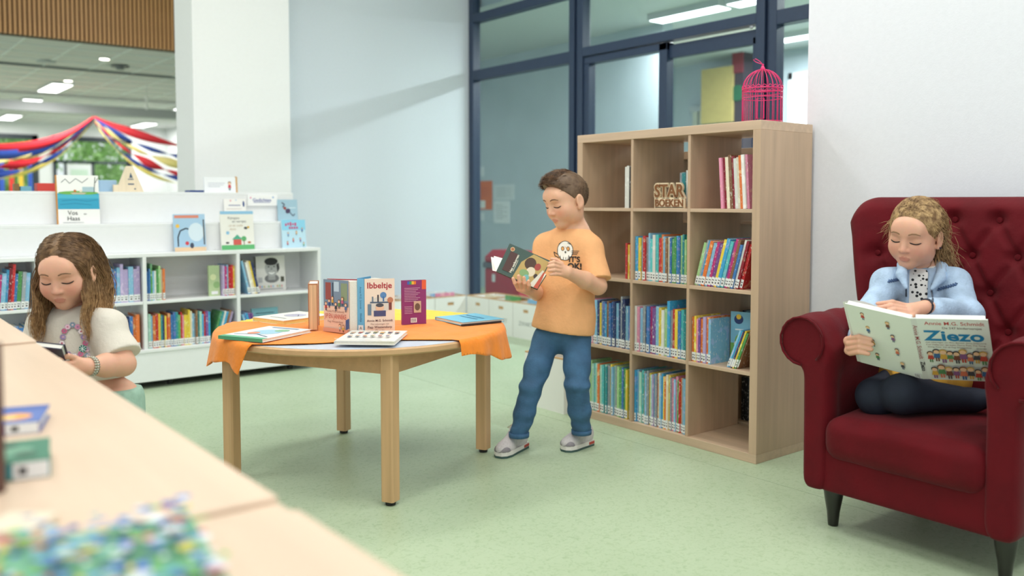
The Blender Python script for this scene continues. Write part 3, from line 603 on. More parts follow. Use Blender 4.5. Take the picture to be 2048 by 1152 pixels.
# face-out books on the steps
S0, S1 = .825, 1.003
r, a, w = facing('picture_book', 'tall picture book with blue water and the title VOS EN HAAS on the upper step', at_x(117, 5.77), at_x(200, 5.77), 5.745, S1, .295, .02, '#f1f1ef', .1)
a.rect(0, .09, w, .185, '#2f9fc4').circ(w*.5, .188, w*.49, '#6fb052', .012).rect(0, .155, w, .178, '#49b3cf').line([(w*.1, .14), (w*.4, .147), (w*.7, .138), (w*.95, .146)], .003, '#1c7ea6').line([(w*.05, .118), (w*.4, .125), (w*.8, .116)], .003, '#1c7ea6')
a.rect(w*.6, .195, w*.9, .225, '#a9c4cf').line([(w*.1, .25), (w*.2, .272), (w*.3, .245), (w*.45, .275), (w*.6, .25), (w*.75, .278)], .003, '#4c5760').line([(w*.88, .19), (w*.92, .285)], .004, '#3c4a44').line([(w*.92, .25), (w*.99, .28)], .003, '#3c4a44')
a.poly([(w*.3, .19), (w*.7, .19), (w*.64, .180), (w*.36, .180)], '#c9bca4').circ(w*.42, .2, .008, '#c9773a').circ(w*.56, .2, .008, '#e8e0d0')
a.text('Vos', w*.34, .068, '#1d1f24', h=.026).text('en', w*.64, .060, '#1d1f24', h=.012).text('Haas', w*.36, .034, '#1d1f24', h=.026).rect(w*.1, .008, w*.6, .011, '#a9abb0').build(r)
MB().box(-.006, 0, 0, .295, -.02, 0).build('ochre_spine', flat('#c98a3c'), r)
r, a, w = facing('picture_book', 'blue sky picture book with an arching dark figure on the lower step', at_x(350, 5.6), at_x(413, 5.6), 5.603, S0, .235, .012, '#a9cbe6', .1)
a.rect(0, 0, w, .025, '#e6c7a4').rect(w*.03, .21, w*.8, .228, '#dd8a74').circ(w*.7, .12, .05, '#d6e6f2', .06).line([(w*.12, .03), (w*.12, .09), (w*.2, .13), (w*.38, .145), (w*.46, .14)], .008, '#2b3240').circ(w*.12, .16, .012, '#f0c04c').circ(w*.4, .05, .012, '#cf3d4a').circ(w*.55, .035, .012, '#3a4258', .018).rect(w*.93, .04, w*.97, .2, '#4d4a4c').build(r)
r, a, w = facing('picture_book', 'white book titled RIJMPJES EN VERSJES with a green house on the lower step', at_x(444, 5.6), at_x(510, 5.6), 5.603, S0, .252, .012, '#ecebe4', .1)
a.rect(0, .232, w, .252, '#8fc1e0').rect(0, 0, w, .03, '#5fb272').text('Rijmpjes', w*.4, .205, '#6a6c72', h=.017).text('en versjes', w*.56, .182, '#6a6c72', h=.017).text('uit de oude', w*.45, .158, '#c0ab92', h=.015).text('doos', w*.36, .135, '#c0ab92', h=.015)
a.circ(w*.2, .11, .011, '#8fc1e0').rect(w*.36, .03, w*.6, .07, '#cf5b53').poly([(w*.32, .066), (w*.64, .066), (w*.48, .098)], '#4fa98c').circ(w*.68, .07, .017, '#5fae70').line([(w*.68, .03), (w*.68, .06)], .005, '#7a5a40').circ(w*.75, .14, .012, '#494a4e', .008).circ(w*.83, .145, .008, '#d9b04a').circ(w*.18, .045, .012, '#4a4a4c', .006).circ(w*.84, .045, .012, '#b56a3c', .006).build(r)
r, a, w = facing('picture_book', 'light blue book with small scattered figures at the right end of the lower step', at_x(565, 5.61), at_x(612, 5.61), 5.603, S0, .19, .012, '#bfe0f0', .1)
a.rect(0, .12, w, .19, '#8fd0ec'); [a.rect(w*(.14+.1*i), .148+.006*(i % 2), w*(.21+.1*i), .166+.004*(i % 3), '#c6417a') for i in range(5)]; [a.rect(w*(.3+.1*i), .128, w*(.37+.1*i), .142, '#c6417a') for i in range(4)]
for i, (x, y, c) in enumerate(((.25, .09, '#6b8fc4'), (.6, .1, '#e0a34a'), (.85, .12, '#3a63b4'), (.45, .05, '#d7727a'), (.75, .05, '#8a6cae'), (.2, .03, '#d3485a'), (.88, .02, '#6fae7a'))): a.figure(w*x, y-.015, .03, c)
a.build(r)
r, a, w = facing('picture_book', 'blue grey book with a dark curling monkey shape on the upper step', at_x(558, 5.765), at_x(597, 5.765), 5.765, S1, .15, .012, '#a3c3d4', .1)
a.line([(w*.2, .13), (w*.35, .115), (w*.25, .1), (w*.4, .08), (w*.6, .06), (w*.75, .035), (w*.85, .05)], .007, '#3c3a52').circ(w*.5, .07, .02, '#4a3c5c', .016, rot=.6).circ(w*.35, .09, .011, '#9a4a44').rect(w*.55, .09, w*.9, .094, '#e9f2f6').build(r)
r, a, w = facing('picture_book', 'white picture book with a penguin-like mark behind the rhymes book', at_x(451, 5.765), at_x(494, 5.765), 5.765, S1, .155, .01, '#f3f1ee', .1)
a.rect(w*.2, .108, w*.75, .114, '#8a8fb0').circ(w*.9, .12, .007, '#2c4a86', .02).circ(w*.3, .142, .006, '#e6b0b8').circ(w*.55, .146, .005, '#b9d0e6').rect(w*.1, .085, w*.8, .088, '#c9b9b0').build(r)
r = MB().box(at_x(497, 5.79), at_x(556, 5.79), 5.788, 5.7995, 1.11, 1.185).build('sign_card', flat('#f6f6f7')); tag(r, 'white card reading Gedichten on the upper step face', 'sign')
a = Art(Matrix.Translation((at_x(497, 5.79), 5.788, 1.11)) @ Matrix.Rotation(math.pi/2, 4, 'X')); a.text('Gedichten', .1, .04, '#4a56a0', w=.13, bold=.015).rect(.04, .022, .16, .025, '#4a56a0').circ(.02, .055, .006, '#e08fb0').circ(.18, .058, .006, '#8fb0e0').build(r, 'print')
# things on top of the unit
TZ = 1.2003
r, a, w = facing('photo_frame', 'white sign in a thin wooden stand on top of the white unit', at_x(411, 5.9), at_x(474, 5.9), 5.9, TZ, .105, .012, '#eef1f4', .08)
a.rect(w*.12, .05, w*.6, .053, '#aab2c0').rect(w*.12, .062, w*.66, .065, '#aab2c0').rect(w*.12, .038, w*.5, .041, '#aab2c0').figure(w*.8, .015, .06, '#d0485a').build(r); MB().box(w, w+.012, 0, .11, -.012, 0).build('wooden_edge', flat('#c99a5c'), r)
r['category'] = 'sign'
o = MB().box(0, at_x(408, 5.9)-at_x(380, 5.9), 0, .1, 0, .014).build('book', mat('navy_cover', '#27427f', .4)); o.location = (at_x(380, 5.9), 5.88, TZ); tag(o, 'dark blue book lying flat on top of the white unit', 'book')
al = empty('wooden_letter', (at_x(262, 5.92), 5.92, TZ)); tag(al, 'pale wooden letter A with a tiny boat on top of the unit', 'ornament')
b = MB(); k = .165/.165
b.prism([(-.02, .165), (.02, .165), (.085, 0), (-.10, 0), (-.10, .045), (-.067, .045)], -.012, .012, Matrix.Rotation(math.pi/2, 4, 'X')).build('letter', wood('pale_ply', '#e9d9be', 'Z', .05), al, bevel=.002)
Art(Matrix.Translation((0, -.0122, 0)) @ Matrix.Rotation(math.pi/2, 4, 'X')).poly([(-.004, .09), (.018, .09), (.004, .125)], '#3f5a78').rect(-.012, .078, .022, .084, '#3f5a78').rect(-.012, .046, .024, .054, '#3f5a78').circ(.03, .02, .005, '#3f5a78').build(al, 'print')
o = MB().box(-.08, .02, -.03, .05, 0, .075).build('book_box', flat('#9fc0dd'), None, bevel=.003); o.location = (at_x(228, 5.98), 5.99, TZ); tag(o, 'light blue box behind the wooden letter on the unit', 'box')
o = MB().box(0, .115, 0, .09, 0, .05).build('book_box', flat('#c94038'), None, bevel=.003); o.location = (at_x(78, 5.92), 5.92, TZ); tag(o, 'low red box on top of the unit beside the tall picture book', 'box')
o = MB().box(0, .03, 0, .05, 0, .045).build('wooden_block', flat('#7a5c34'), None, bevel=.003); o.location = (at_x(32, 5.92), 5.93, TZ); tag(o, 'small brown block at the left on top of the unit', 'block')
o = MB().box(0, .06, 0, .05, 0, .03).build('wooden_block', flat('#6aa0b4'), None, bevel=.003); o.location = (at_x(45, 5.92), 5.93, TZ); tag(o, 'small teal block beside the brown block on the unit', 'block')
# ================================================================ storage boxes
BOXW = mat('box_white', '#f1f1ee', .4); BOXE = wood('box_wood_edge', '#c9a071', 'X', .1, 6)
def storage_box(x, y, rz, label, text=None, tcol='#3a3a3c', books=()):
    t = empty('storage_box', (x, y, 0), rz); tag(t, label, 'box', 'low book boxes')      # front at local y=0, x 0..w, depth into +y
    w, d, h = .328, .33, .30
    MB().box(0, w, 0, .012, 0, .118).box(0, w, 0, .012, .245, h-.008).box(0, .118, 0, .012, .118, .245).box(w-.118, w, 0, .012, .118, .245).box(.118, w-.118, 0, .012, .118, .218).box(.118, .13, 0, .012, .218, .245).box(w-.13, w-.118, 0, .012, .218, .245).build('front_panel', BOXW, t)
    MB().box(.13, w-.13, .008, .02, .218, .245).build('handle_slot', BOXE, t)
    MB().box(0, w, d-.012, d, 0, h-.008).build('back_panel', BOXW, t); MB().box(0, .012, .012, d-.012, 0, h-.008).build('side_panel', BOXW, t); MB().box(w-.012, w, .012, d-.012, 0, h-.008).build('side_panel', BOXW, t)
    MB().box(.012, w-.012, .012, d-.012, .0, .012).build('bottom', BOXE, t)
    MB().box(0, w, 0, .012, h-.008, h).box(0, w, d-.012, d, h-.008, h).box(0, .012, .012, d-.012, h-.008, h).box(w-.012, w, .012, d-.012, h-.008, h).build('wood_rim', BOXE, t)
    if text: Art(Matrix.Rotation(math.pi/2, 4, 'X')).text(text, w/2, .125, tcol, h=.036).build(t, 'lettering')
    M0 = Matrix.Translation((x, y, 0)) @ Matrix.Rotation(rz, 4, 'Z')
    for i, (cn, yy, hh) in enumerate(books):
        o = MB().box(-.10, .10, -.008, .008, 0, hh).build('book', BM); o.color = (*hexlin(PAL[cn]), 1); o.matrix_world = M0 @ Matrix.Translation((w/2, yy, .0125)) @ Matrix.Rotation(-.05, 4, 'X')
        tag(o, '%s book sticking out of the %s' % (cn, label.split(' white ')[0]+' storage box' if ' white ' in label else label), 'book', 'books in the storage boxes')
storage_box(3.565, 6.405, 0, 'leftmost white storage box along the back wall', None, books=(('black', .1, .30), ('lilac', .2, .29)))
storage_box(3.90, 6.405, 0, 'second white storage box along the back wall', None, books=(('magenta', .09, .30), ('white', .17, .31)))
storage_box(4.235, 6.405, 0, 'white storage box lettered ROOD in the corner', 'ROOD', '#a04a52', books=(('pink', .08, .31), ('light blue', .16, .30), ('white', .24, .31)))
for i, (yy, lb, tx, bk) in enumerate(((6.40, 'unlettered white storage box below the glass wall', None, (('cream', .15, .29),)), (6.065, 'left white storage box lettered ZWART below the glass wall', 'ZWART', (('green', .12, .31), ('brown', .22, .29))), (5.73, 'right white storage box lettered ZWART partly behind the standing reader', 'ZWART', (('light blue', .10, .305), ('white', .2, .30))), (5.395, 'white storage box hidden behind the standing reader', None, ()))):
    storage_box(4.57, yy, -math.pi/2, lb, tx, '#8a9092', bk)
storage_box(3.10, 3.78, -math.pi/2, 'white storage box standing against the left end of the oak bookcase', None)
# ================================================================ round table
TC = Vector((1.83, 3.333, 0)); TA = math.radians(26.5)
LEGW = wood('beech_leg', '#cfa87c', 'Z', .10, 6); RIMW = wood('beech_rim', '#cda57a', 'X', .08, 6)
tb = empty('round_table', TC); tag(tb, 'round beech table with a pale blue top under orange and yellow cloth', 'table')
MB().lathe([(0, .572), (.592, .572), (.6, .578), (.6, .594), (.594, .599), (0, .599)], 96).build('edge_band', RIMW, tb, smooth=False)
MB().lathe([(0, .599), (.586, .599), (.586, .6005), (0, .6005)], 96).build('tabletop', mat('pale_blue_laminate', '#cdd9ea', .3), tb)
Rz = Matrix.Rotation(TA, 4, 'Z'); hs = .385
for sx in (-1, 1):
    for sy in (-1, 1):
        M = Rz @ Matrix.Translation((sx*hs, sy*hs, 0)); b = MB(); b.prism([(x, y) for x, y in ((-.027, -.021), (-.021, -.027), (.021, -.027), (.027, -.021), (.027, .021), (.021, .027), (-.021, .027), (-.027, .021))], .016, .572, M)
        lg = b.build('leg', LEGW, tb); MB().lathe([(0, 0), (.019, 0), (.021, .016), (0, .016)], 14, M).build('foot_cap', flat('#1e1e20'), lg)
for k in range(4):
    M = Rz @ Matrix.Rotation(k*math.pi/2, 4, 'Z'); MB().box(-hs+.027, hs-.027, -hs-.012, -hs+.012, .495, .572, M).build('apron', RIMW, tb)
CA = Vector((math.cos(HEAD), -math.sin(HEAD), 0)); CB = Vector((-math.sin(HEAD), -math.cos(HEAD), 0))      # table axes: right / towards the reader
def tp(a, b, z=.602): return TC+CA*a+CB*b+Vector((0, 0, z))
def cloth(name, label, hexc, inside, z, edge, seed):
    rnd = random.Random(seed); st = .016; N = 100; idx = {}; vs = []; fs = []
    ph = [rnd.uniform(0, 6.28) for _ in range(6)]
    def pos(a, b):
        r = math.hypot(a, b); th = math.atan2(b, a); zz = z+.0018*math.sin(a*31+ph[0])*math.sin(b*27+ph[1])+.0016*math.sin(a*13+b*19+ph[2])
        zz = max(zz, z-.0005)
        if r > .597:
            e = r-.597; fold = math.sin(th*13+ph[3])*.5+math.sin(th*29+ph[4])*.3
            rr = .602+min(e, .02)*.55+.035*(e/.12)*(.55+fold*.6); zz = z-max(0, e-.006)*(1.05+.12*fold); k = max(rr, .606)/r if e > .004 else 1
            a, b = a*k, b*k
        return tuple(tp(a, b, zz))
    N = 62; st = .0125
    def pull(a, b):
        for _ in range(5):
            g0 = inside(a, b)
            if g0 >= 0: break
            ga = (inside(a+1e-3, b)-g0)/1e-3; gb = (inside(a, b+1e-3)-g0)/1e-3; q = ga*ga+gb*gb or 1; a -= g0*ga/q; b -= g0*gb/q
        return a, b
    val = {(i, j): inside(i*st, j*st) for i in range(-N, N+2) for j in range(-N, N+2)}
    for i in range(-N, N+1):
        for j in range(-N, N+1):
            ks = ((i, j), (i+1, j), (i+1, j+1), (i, j+1))
            if sum(val[k] > 0 for k in ks) >= 1:
                q = []
                for kk in ks:
                    if kk not in idx:
                        idx[kk] = len(vs); p = (kk[0]*st, kk[1]*st); vs.append(pos(*(p if val[kk] >= 0 else pull(*p))))
                    q.append(idx[kk])
                fs.append(tuple(q))
    o = MB().add(vs, fs).build(name, mat('cloth_'+hexc.strip('#'), hexc, .85, noise=.05, scale=30, bump=.25, bscale=45, sheen=.2), None, smooth=True)
    m = o.modifiers.new('thick', 'SOLIDIFY'); m.thickness = .0016; m.offset = 1
    return tag(o, label, 'cloth')
def in_or(a, b):
    r = math.hypot(a, b); th = math.atan2(b, a); lim = .67+.03*math.sin(th*7)+.045*min(1, max(0, (-.2-a)*8))*min(1, max(0, b*8))+.02*min(1, max(0, (a-.4)*8))-.05*min(1, max(0, -b*8))
    front = .452-.16*a-.02*math.sin(a*9)
    if a < -.33: front += (-.33-a)*.55
    if a > .42: front += (a-.42)*1.1
    return min(lim-r, front-b, b+.16+.10*a-.02*math.sin(a*11))
def in_ye(a, b):
    r = math.hypot(a, b); th = math.atan2(b, a); return min(.625+.018*math.sin(th*9+1)-r, .02-.1*a-b)
cloth('table_cloth', 'yellow cloth spread over the far side of the round table', '#f3cf2f', in_ye, .6025, 0, 3)
cloth('table_cloth', 'orange cloth draped over the round table with crumpled hanging edges', '#f58a1c', in_or, .6075, 0, 5)
TZ2 = .611
def lying(label, A, B, h, t, cov, z=TZ2, edge='#ece7da', name='picture_book'):
    """book lying flat, near edge A->B (table axes), running h away from the reader"""
    p0, p1 = tp(A[0], A[1], 0), tp(B[0], B[1], 0); x = p1-p0; w = x.length; x.normalize(); y = Vector((-x.y, x.x, 0))
    r = empty(name); r.matrix_world = Matrix(((x.x, y.x, 0, p0.x), (x.y, y.y, 0, p0.y), (0, 0, 1, z), (0, 0, 0, 1))); tag(r, label, 'book')
    cm = mat('cover_'+cov.strip('#'), cov, .35)
    MB().box(0, w, 0, h, 0, .002).build('back_cover', cm, r); MB().box(0, w, 0, h, t-.002, t).build('front_cover', cm, r)
    MB().box(.003, w-.003, .003, h-.004, .002, t-.002).build('pages', mat('edge_'+edge.strip('#'), edge, .8, noise=.05, scale=200), r); MB().box(0, .0022, 0, h, .002, t-.002).build('spine', cm, r)
    return r, Art(Matrix.Translation((0, 0, t))), w
r, a, w = lying('white green-edged picture book lying at the left of the table', (-.486, .406), (-.29, .501), .285, .013, '#e9eef0')
a.rect(0, 0, w, .03, '#5fae86').circ(w*.5, .15, .06, '#9fc8dd').circ(w*.35, .11, .025, '#e08a6a').circ(w*.65, .2, .03, '#86b894').rect(w*.2, .25, w*.8, .265, '#7a90b0').line([(w*.1, .06), (w*.5, .09), (w*.9, .05)], .006, '#4a6a8a').build(r)
MB().box(-.001, w, -.001, .0, 0, .013).build('green_edge', flat('#4f9f78'), r)
r, a, w = lying('white sketch-covered picture book lying at the front edge of the table', (-.013, .547), (.211, .56), .27, .014, '#eeece6')
for i in range(7): a.figure(w*(.1+.13*i), .17+.012*(i % 2), .05, ('#8a7a6a', '#b04a4a', '#5a7a9a', '#7a8a5a', '#c9a050', '#6a5a7a', '#9a6a5a')[i])
for i in range(6): a.figure(w*(.16+.13*i), .07, .045, ('#5a7a9a', '#8a8a8a', '#b86a4a', '#6a8a6a', '#a04a5a', '#7a7a9a')[i])
a.rect(w*.2, .03, w*.75, .036, '#8a8a90').rect(w*.3, .25, w*.5, .256, '#8a5a60').rect(w*.001, .001, w*.999, .008, '#dcdad4').build(r)
r, a, w = lying('yellow-edged white book lying at the back left of the table', (-.509, -.117), (-.338, .011), .26, .02, '#eceae0', .6065, '#ecd98a')
a.circ(w*.5, .15, .05, '#b9b4c8').rect(w*.25, .05, w*.75, .06, '#8a8a92').line([(w*.3, .12), (w*.5, .17), (w*.7, .13)], .004, '#5a5a62').build(r)
r, a, w = lying('light blue book lying at the right of the table', (.299, -.137), (.432, .052), .215, .014, '#7cc4e2')
[a.rect(w*(.18+.07*i), yy, w*(.18+.07*i+.05), yy+.011, '#2f6f98') for yy in (.10, .135) for i in range(9)]; a.rect(w*.1, .09, w*.12, .16, '#5aa8cc').build(r)
MB().box(w-.002, w+.002, -.006, .2, .0, .006).build('dark_ribbon', flat('#2b2c30'), r)
# standing books
def stand(name, label, A, B, h, t, cov, lean=0, edge='#e9e4d6'):
    return slab_book(name, label, tp(A[0], A[1], TZ2), tp(B[0], B[1], TZ2), h, t, cov, lean, edge=edge)
r, a, w = stand('book', 'thick closed book standing with its cream page edges towards the table front', (-.190, .19), (-.152, .183), .192, .15, '#b5744e')
MB().box(.004, w-.004, .003, .187, 0, .0012).build('page_edges', mat('page_edge_stripes', '#dcb48c', .8, noise=.25, scale=120, stretch=(1, .02, 1)), r)
r, a, w = stand('picture_book', 'half-open book titled JIP EN JANNEKE standing on the orange cloth', (-.125, .197), (-.008, .277), .212, .003, '#eec9b4')
a.rect(0, .105, w, .212, '#7a8ea4').rect(w*.42, .165, w*.62, .205, '#bcd0e0').rect(w*.08, .13, w*.3, .2, '#9a4a44').rect(w*.7, .13, w*.95, .2, '#8a9a7a').rect(w*.35, .13, w*.4, .2, '#3a4a60')
for i in range(7): a.figure(w*(.1+.135*i), .085+.012*(i % 3), .036, ('#b33a3a', '#2f4f8a', '#d0a040', '#3a3a40', '#6a8a4a', '#c05a7a', '#4a6aa0')[i])
a.text('JIP EN JANNEKE', w*.5, .062, '#b8352f', w=w*.86, h=.02).text('Annie M.G. Schmidt', w*.5, .085, '#7a3a34', w=w*.7).text('Fiep Westendorp', w*.5, .042, '#7a3a34', w=w*.6)
a.rect(0, 0, w, .016, '#d9a08a').figure(w*.68, .006, .03, '#b9c4c4', '#6a4a44', '#5a3a30').figure(w*.82, .004, .03, '#c9b04a', '#6a4a44', '#6a4a34').build(r)
# its pages and rear cover fan back from the spine
MB().prism([(.002, -.004), (w-.006, -.012), (w+.006, -.07), (.012, -.02)], .004, .208, Matrix.Rotation(-math.pi/2, 4, 'X') @ Matrix.Scale(-1, 4, (0, 0, 1)) if False else Matrix(((1, 0, 0, 0), (0, 0, 1, 0), (0, 1, 0, 0), (0, 0, 0, 1)))).build('open_pages', PAGES, r)
MB().prism([(.0, -.02), (.012, -.022), (w+.012, -.078), (w+.010, -.082), (.0, -.024)], 0, .212, Matrix(((1, 0, 0, 0), (0, 0, 1, 0), (0, 1, 0, 0), (0, 0, 0, 1)))).build('rear_cover', flat('#a83240'), r)
a2 = Art(Matrix(((-.47, 0, .88, w-.006), (0, 1, 0, .0), (-.88, 0, -.47, -.012), (0, 0, 0, 1)))); a2.rect(-.06, .02, -.01, .06, '#3a4a80').build(r, 'page_print')
r, a, w = stand('picture_book', 'book titled IBBELTJE with a blue spine standing open on the table', (.051, .251), (.168, .224), .217, .003, '#f0d9c6')
a.text('Ibbeltje', w*.5, .186, '#b02a38', w=w*.82, h=.024, bold=.02)
a.circ(w*.5, .11, w*.36, '#d9cfc4', .034).rect(w*.18, .118, w*.82, .124, '#4a5a70').circ(w*.62, .15, .013, '#5a86b8').rect(w*.6, .125, w*.65, .145, '#3f6aa0').rect(w*.42, .124, w*.47, .152, '#3a2f3a').rect(w*.24, .124, w*.29, .145, '#6a7a8a').circ(w*.85, .13, .012, '#c07a5a').rect(w*.8, .09, w*.9, .12, '#7a3a34').circ(w*.5, .10, .017, '#e8b99a').circ(w*.5, .11, .016, '#4a4a52', .008).rect(w*.3, .065, w*.7, .088, '#4a4a72').rect(w*.1, .07, w*.22, .115, '#6a7f92')
a.text('Annie M.G. Schmidt', w*.5, .048, '#5a2a34', w=w*.86, bold=.01).text('Met tekeningen van', w*.5, .033, '#8a6a64', w=w*.6).text('Fiep Westendorp', w*.5, .02, '#5a2a34', w=w*.8, bold=.01).text('Querido', w*.5, .008, '#8a5a54', w=w*.3).build(r)
YZ = Matrix(((1, 0, 0, 0), (0, 0, 1, 0), (0, 1, 0, 0), (0, 0, 0, 1)))
MB().prism([(-.002, .0), (-.028, -.016), (-.028, -.019), (.0, -.003)], 0, .217, YZ).build('blue_spine', flat('#6fb3d8'), r)
MB().prism([(-.028, -.017), (.03, -.11), (.033, -.108), (-.024, -.016)], 0, .219, YZ).build('rear_cover', flat('#5aa0cc'), r)
MB().prism([(.0, -.004), (w-.005, -.004), (.045, -.085), (-.018, -.018)], .004, .213, YZ).build('open_pages', PAGES, r)
a2 = Art(Matrix(((.85, 0, -.53, -.028), (0, 1, 0, 0), (.53, 0, .85, -.0165), (0, 0, 0, 1)))); a2.text('Annie M.G. Schmidt', .015, .14, '#24507a', w=.09, rot=-math.pi/2).text('Ibbeltje', .015, .06, '#24507a', w=.035, rot=-math.pi/2).rect(.004, .006, .026, .03, '#f2f2f2').text('A', .015, .018, '#2a2a2e', h=.012).build(r, 'spine_print')
r, a, w = stand('book', 'purple book standing with its back cover and portrait towards the front', (.172, .025), (.272, -.015), .19, .014, '#8a2f72')
a.rect(w*.82, .15, w, .19, '#e2613a')
for i, c in enumerate(('#3f63b8', '#3fa06a', '#e8c23c', '#e27a3a')): a.rect(w*(.22+.09*i), .172, w*(.31+.09*i), .186, c)
for i in range(9): a.rect(w*.1, .155-.007*i, w*(.74-.08*(i % 3)), .1575-.007*i, '#c79aba')
for i in range(5): a.rect(w*.1, .075-.007*i, w*.42, .0775-.007*i, '#c79aba')
a.rect(w*.48, .05, w*.78, .10, '#c9b29c').circ(w*.63, .075, .012, '#6a5648', .016).rect(w*.35, .008, w*.6, .028, '#f4f4f4')
for i in range(6): a.rect(w*(.37+.035*i), .011, w*(.385+.035*i), .026, '#222')if False else a.rect(w*(.37+.035*i), .011, w*(.385+.035*i), .026, '#222222')
a.build(r)
# ================================================================ counter in the foreground
CT = wood('maple_counter', '#dcc2ac', 'Y', .06, 3, .4); CTV = wood('maple_upright', '#d6baa0', 'Z', .06, 3, .4)
def counter(label, y0, y1, zt=.77):
    x0, x1 = .05, .44; ox, oy = (x0+x1)/2, (y0+y1)/2; t = empty('counter_bookcase', (ox, oy, 0)); tag(t, label, 'bookcase', None)
    def pb(n, a, b, c, d, e, f, m): MB().box(a-ox, b-ox, c-oy, d-oy, e, f).build(n, m, t, bevel=.003, segs=2)
    pb('top_panel', x0, x1, y0, y1, zt-.04, zt, CT); pb('bottom_panel', x0, x1, y0, y1, 0, .04, CT); pb('side_panel', x0, x1, y0, y0+.04, .04, zt-.04, CTV); pb('side_panel', x0, x1, y1-.04, y1, .04, zt-.04, CTV)
    n = max(1, round((y1-y0)/.36)); cw = (y1-y0-.08)/n
    for c in range(1, n): pb('divider', x0, x1, y0+.04+c*cw-.008, y0+.04+c*cw+.008, .04, zt-.04, CTV)
    for c in range(n): pb('shelf', x0, x1, y0+.04+c*cw+.008, y0+.04+(c+1)*cw-.008, .377, .393, CT)
counter('maple-topped low bookcase nearest the camera in the foreground', -.5, .965)
counter('long maple-topped low bookcase running towards the seated girl', 1.02, 2.535)
counter('far maple-topped low bookcase at the left picture edge', 2.545, 3.32, .776)
o = MB().box(.055, .438, .968, 1.017, .70, .764).build('filler_strip', CT, None, bevel=.002); tag(o, 'narrow maple strip filling the joint between two counter tops', 'strip')
MB().box(.055, .438, .968, 1.017, 0, .70).build('backing', CTV, o)
def blurry(label, p0, p1, h, t, cov, spine=None, z=.7703, arts=None, edge='#e9e4d6', spw='#eef0f2'):
    """book lying on the counter; near (spine) edge p0->p1"""
    x = Vector((p1.x-p0.x, p1.y-p0.y, 0)); w = x.length; x.normalize(); y = Vector((-x.y, x.x, 0))
    r = empty('book'); r.matrix_world = Matrix(((x.x, y.x, 0, p0.x), (x.y, y.y, 0, p0.y), (0, 0, 1, z), (0, 0, 0, 1))); tag(r, label, 'book')
    cm = mat('cover_'+cov.strip('#'), cov, .4); MB().box(0, w, 0, h, 0, .002).build('back_cover', cm, r); MB().box(0, w, 0, h, t-.002, t).build('front_cover', cm, r)
    MB().box(.004, w-.004, .003, h-.004, .002, t-.002).build('pages', mat('edge_'+edge.strip('#'), edge, .8), r); MB().box(0, w, 0, .0025, .002, t-.002).build('spine', mat('cover_'+(spine or cov).strip('#'), spine or cov, .4), r)
    MB().box(w*.55, w*.985, -.0006, 0, .001, t-.001).build('spine_label', flat(spw), r); MB().box(w*.62, w*.72, -.001, -.0005, t*.3, t*.7).build('label_mark', flat('#2a2a2e'), r)
    a = Art(Matrix.Translation((0, 0, t))); arts(a, w, h); a.build(r); return r
def art1(a, w, h): a.rect(0, 0, w, h, '#5a74b8').circ(w*.6, h*.35, w*.25, '#eda352', h*.2).circ(w*.45, h*.3, w*.2, '#f2cf8a', h*.12).rect(0, h*.75, w, h, '#4663ad')
q = pz(80, 866, .77); d_ = (pz(-60, 878, .77)-q); q0 = pz(-75, 879, .77)
blurry('blue and orange book with a white spine label lying on the counter', q0, q, .12, .019, '#5a74b8', '#7a5a8a', arts=art1)
def art2(a, w, h): a.rect(0, 0, w, h, '#3f7d66').circ(w*.5, h*.5, w*.3, '#6fa088', h*.2).circ(w*.7, h*.3, w*.15, '#2f5a48', h*.12).circ(w*.4, h*.75, w*.2, '#1f4a3c', h*.1)
q = pz(101, 953, .77); q0 = pz(-70, 975, .77)
blurry('green book with a teal spine and white label lying on the counter', q0, q, .12, .024, '#3f7d66', '#1f8f98', arts=art2)
rnd = random.Random(4)
def art3(a, w, h):
    a.rect(0, 0, w, h, '#6fae8a')
    for i in range(260):
        a.circ(w*rnd.uniform(.03, .97), h*rnd.uniform(.03, .97), rnd.uniform(.003, .011), rnd.choice(('#3f5fb0', '#5f86cc', '#e8eef6', '#dfe8f2', '#74b65a', '#8fc4dc', '#2f4a98', '#d8c850', '#c04a5a', '#58b0b8')), rnd.uniform(.003, .009))
fr = pz(318, 1040, .785); rd = (pz(430, 1150, .785)-fr).normalized(); ld = (pz(0, 1095, .785)-fr).normalized(); p1 = fr+rd*.26
fb = blurry('large blue, green and white picture book in the near foreground', p1+ld*.21, p1, .262, .014, '#6fae8a', arts=art3)
o = MB().prism([(0, 0), (.06, 0), (.06, .06), (0, .06)], 0, .012).build('board_book', mat('cream_board', '#e6d8c4', .6), None, bevel=.002); o.location = pz(-52, 1082, .77)+Vector((0, 0, .0004)); o.rotation_euler = (0, 0, -.75); tag(o, 'cream board lying at the left edge of the counter', 'board')
o = MB().box(-.10, .0, -.006, .006, 0, .19).build('display_stand', mat('dark_brown_wood', '#5a3a30', .5)); q = pz(7, 985, .77); o.location = q+Vector((0, 0, .0004)); o.rotation_euler = (0, 0, -HEAD); tag(o, 'thin dark brown stand upright at the left edge of the counter', 'stand')
